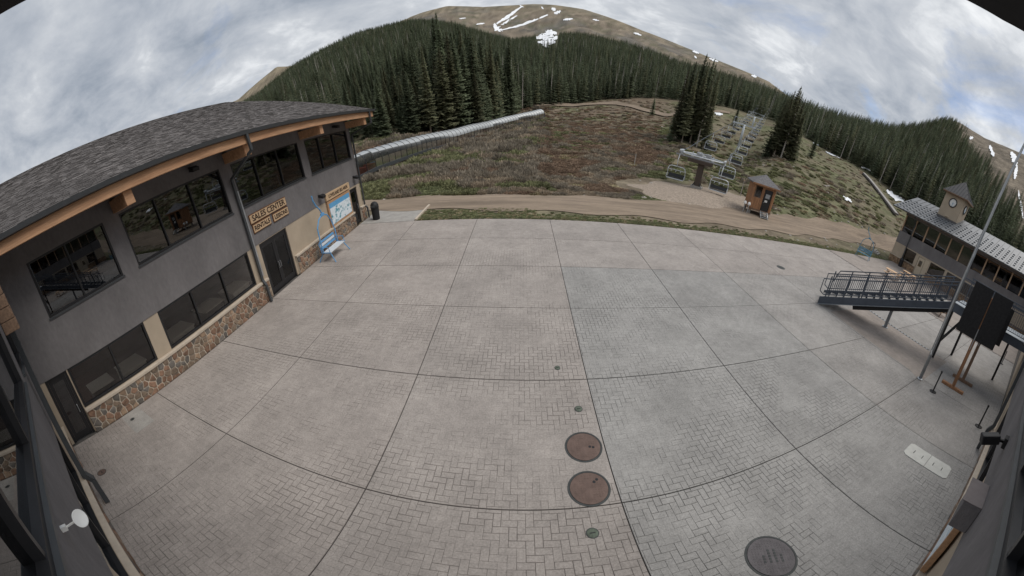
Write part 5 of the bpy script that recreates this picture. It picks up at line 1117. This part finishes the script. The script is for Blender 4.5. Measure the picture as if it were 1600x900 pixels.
# two stands left and right of the chairlift
for i, (a, d, h) in enumerate([(24.3, 73, 15.5), (25.1, 75, 16.5), (25.7, 72, 14.5), (26.3, 76, 18.5), (27.0, 74, 17), (27.6, 76, 18), (28.2, 73, 15), (28.9, 75, 16), (26.7, 80, 17), (24.8, 80, 15), (28.0, 80, 17.5), (29.3, 73, 12)]):
    x, y = d*math.sin(R(a)), d*math.cos(R(a)); v = [4, 1, 4, 2, 4, 1, 6, 4, 1, 4, 6, 4][i]; place_tree(x, y, v, h/VAR[v][0], 'spruce in the dense clump left of the chairlift line', 'spruce clump left of the chairlift', 0.85)
for i, (a, d, h) in enumerate([(40.0, 86, 14), (40.7, 84, 16), (41.3, 86, 17), (41.9, 83, 15.5), (42.6, 85, 14.5), (43.3, 84, 12), (41.6, 90, 16), (40.3, 90, 14)]):
    x, y = d*math.sin(R(a)), d*math.cos(R(a)); v = [3, 4, 3, 6, 4, 3, 6, 4][i]; place_tree(x, y, v, h/VAR[v][0], 'olive spruce in the clump right of the chairlift line', 'spruce clump right of the chairlift')
for i, (a, d, h) in enumerate([(23.8, 73, 6.5), (29.6, 74, 7), (39.4, 84, 6), (43.9, 86, 7), (46.5, 105, 8), (33.2, 120, 7), (20.2, 118, 6)]):
    x, y = d*math.sin(R(a)), d*math.cos(R(a)); place_tree(x, y, 5, h/13, 'young spruce standing in the open meadow', 'young spruces in the meadow')

# brush, grass, rocks
def brush_mesh(seed, n, rad, h, up, mt, thin=0.05):
    r = np.random.default_rng(seed); V = []; F = []
    for i in range(n):
        a, q = r.uniform(0, 6.28), math.sqrt(r.uniform(0, 1)); bx, by = rad*0.55*q*math.cos(a), rad*0.55*q*math.sin(a); hh = h*(1-0.55*q*q)*r.uniform(0.6, 1.1); tx, ty = bx*(1+up)+r.uniform(-.15, .15)*rad, by*(1+up)+r.uniform(-.15, .15)*rad
        pa = r.uniform(0, 6.28); wx, wy = thin*math.cos(pa), thin*math.sin(pa); j = len(V)
        V += [(bx-wx*0.5, by-wy*0.5, -0.05), (bx+wx*0.5, by+wy*0.5, -0.05), (tx*0.8+wx*1.6, ty*0.8+wy*1.6, hh*0.75), (tx, ty, hh), (tx*0.8-wx*1.6, ty*0.8-wy*1.6, hh*0.7)]; F += [(j, j+1, j+2), (j, j+2, j+3), (j, j+3, j+4)]
    return np_mesh('brush', V, F, M[mt])
BM = [brush_mesh(1, 90, 1.0, 0.75, 0.5, 'brush_brown', 0.05), brush_mesh(2, 90, 1.1, 0.9, 0.45, 'brush_grey', 0.045), brush_mesh(3, 80, 1.2, 0.55, 0.5, 'brush_red', 0.06), brush_mesh(4, 90, 1.0, 0.6, 0.5, 'brush_green', 0.07), brush_mesh(5, 80, 1.0, 0.32, 0.4, 'straw', 0.05), brush_mesh(6, 90, 1.0, 0.35, 0.4, 'grass', 0.05)]
def road_dist(x, y):
    yc = np.interp(x, [-34, -12, 0, 12, 22, 32, 44, 60, 90, 116], [28, 25.6, 24.6, 25.2, 27.0, 28.6, 29.5, 29, 27, 24]); w = np.interp(x, [-34, -10, 10, 26, 45, 116], [3.5, 3.8, 5.2, 7.6, 6.5, 4]); return np.abs(y-yc)-w/2
def meadow():
    n = 40000; az = rng.uniform(-40, 68, n); d = 21/np.maximum(rng.uniform(0.14, 1, n), 0.14); x, y = d*np.sin(np.radians(az)), d*np.cos(np.radians(az)); df = np.interp(az, T_AZ, T_DF)
    yroad = np.interp(x, [-34, -12, 0, 12, 22, 32, 44, 60, 90, 116], [28, 25.6, 24.6, 25.2, 27.0, 28.6, 29.5, 29, 27, 24]); k = (y > yroad) & (d < df) & (road_dist(x, y) > 0.35) & (((x-20)/10.6)**2+((y-33.9)/6.2)**2 > 1) & ~((x < -6.9) & (y < 24.4) & (x > -24)) & ~((x > 43) & (y < 24.5)) & ~((np.abs(x-25.7) < 2) & (np.abs(y-30.1) < 2.4))
    for t in np.linspace(0, 1, 40):     # keep the conveyor and the upper track clear
        ux, uy = upper_fx(t, 0.5); k &= np.hypot(x-ux, y-uy) > 4
    cx = np.interp(y, [33.5, 37.2, 50, 60.6, 77.5, 91, 104], [-19.6, -18.3, -15.6, -12.6, -7.8, -2, 5]); k &= ~((np.abs(x-cx) < 2.2) & (y > 33) & (y < 106))
    k &= (az < 24) | (rng.uniform(0, 1, n) < 0.3)
    x, y, d, az = x[k], y[k], d[k], az[k]; n = len(x); n1, n2 = lump(x, y, 17, 41), lump(x, y, 7, 42)
    vi = np.where(n1 > 0.25, np.where(n2 > 0, 3, 5), np.where(n1 > -0.35, np.where(n2 > 0.1, 0, 1), np.where(n2 > 0.3, 4, 2)))
    right = (az > 24) & (rng.uniform(0, 1, n) < 0.45); vi = np.where(right, np.where(n2 > 0, 3, 5), vi); mid = (az > 3) & (az < 22) & (d > 48) & (rng.uniform(0, 1, n) < 0.5); vi = np.where(mid, 2, vi)
    s = rng.uniform(0.55, 1.25, n)*np.where(az < 4, 1.1, 0.8)*np.clip(d/42, 0.55, 1.35); near = road_dist(x, y) < 2.5; s = np.where(near, s*0.6, s)
    gn_scatter('meadow_brush', np.stack([x, y, height(x, y)], 1), rng.uniform(0, 6.28, n).astype(np.float32), np.stack([s, s, s*rng.uniform(0.5, 1.1, n)*np.where(az < 4, 1, 0.6)], 1), vi.astype(np.int32), BM, 'brown and green willow brush and grass covering the meadow')
    # green verge along the plaza edge
    m = 2600; x = rng.uniform(-7, 44, m); y = 20.75 + np.abs(rng.normal(0, 0.55, m)); kk = (road_dist(x, y) > 0.0) | (rng.uniform(0, 1, m) < 0.1); x, y = x[kk], y[kk]; m = len(x); s = rng.uniform(0.10, 0.24, m)
    gn_scatter('grass_verge', np.stack([x, y, height(x, y)], 1), rng.uniform(0, 6.28, m).astype(np.float32), np.stack([s, s, s*1.0], 1), np.where(rng.uniform(0, 1, m) < 0.75, 1, 0).astype(np.int32), [BM[4], BM[5]], 'strip of short green grass along the far plaza edge')
    x = rng.uniform(-6.9, 1, 500); y = 20.8+rng.uniform(0, 2.2, 500); s = rng.uniform(0.13, 0.27, 500)
    gn_scatter('grass_corner', np.stack([x, y, height(x, y)], 1), rng.uniform(0, 6.28, 500).astype(np.float32), np.stack([s, s, s], 1), (rng.uniform(0, 1, 500) < 0.3).astype(np.int32), [BM[5], BM[4]], 'thicker green grass beside the shop corner slab')
    rm = []
    for q in range(3):
        rr = np.random.default_rng(q); b = MB().lathe([(0.02, -0.2), (0.5, -0.05), (0.42, 0.25), (0.15, 0.4), (0.02, 0.42)], 7); b.v = [(a*rr.uniform(0.75, 1.25), c*rr.uniform(0.75, 1.25), z*rr.uniform(0.8, 1.2)) for a, c, z in b.v]; rm.append(b.mesh('rock', M['rock']))
    n = 420; az = rng.uniform(-35, 64, n); d = 24/rng.uniform(0.15, 0.9, n); x, y = d*np.sin(np.radians(az)), d*np.cos(np.radians(az)); k = (y > 21.5) & (d < np.interp(az, T_AZ, T_DF)) & (road_dist(x, y) > -0.3) & ~((x < -6.9) & (y < 24.4)) & ~((x > 43) & (y < 24.5)); x, y = x[k], y[k]; n = len(x); s = rng.uniform(0.1, 0.5, n)*np.clip(np.hypot(x, y)/50, 0.4, 1.6)
    gn_scatter('meadow_rocks', np.stack([x, y, height(x, y)], 1), rng.uniform(0, 6.28, n).astype(np.float32), np.stack([s*1.3, s, s*0.7], 1), rng.integers(0, 3, n).astype(np.int32), rm, 'pale stones scattered through the meadow')
meadow()
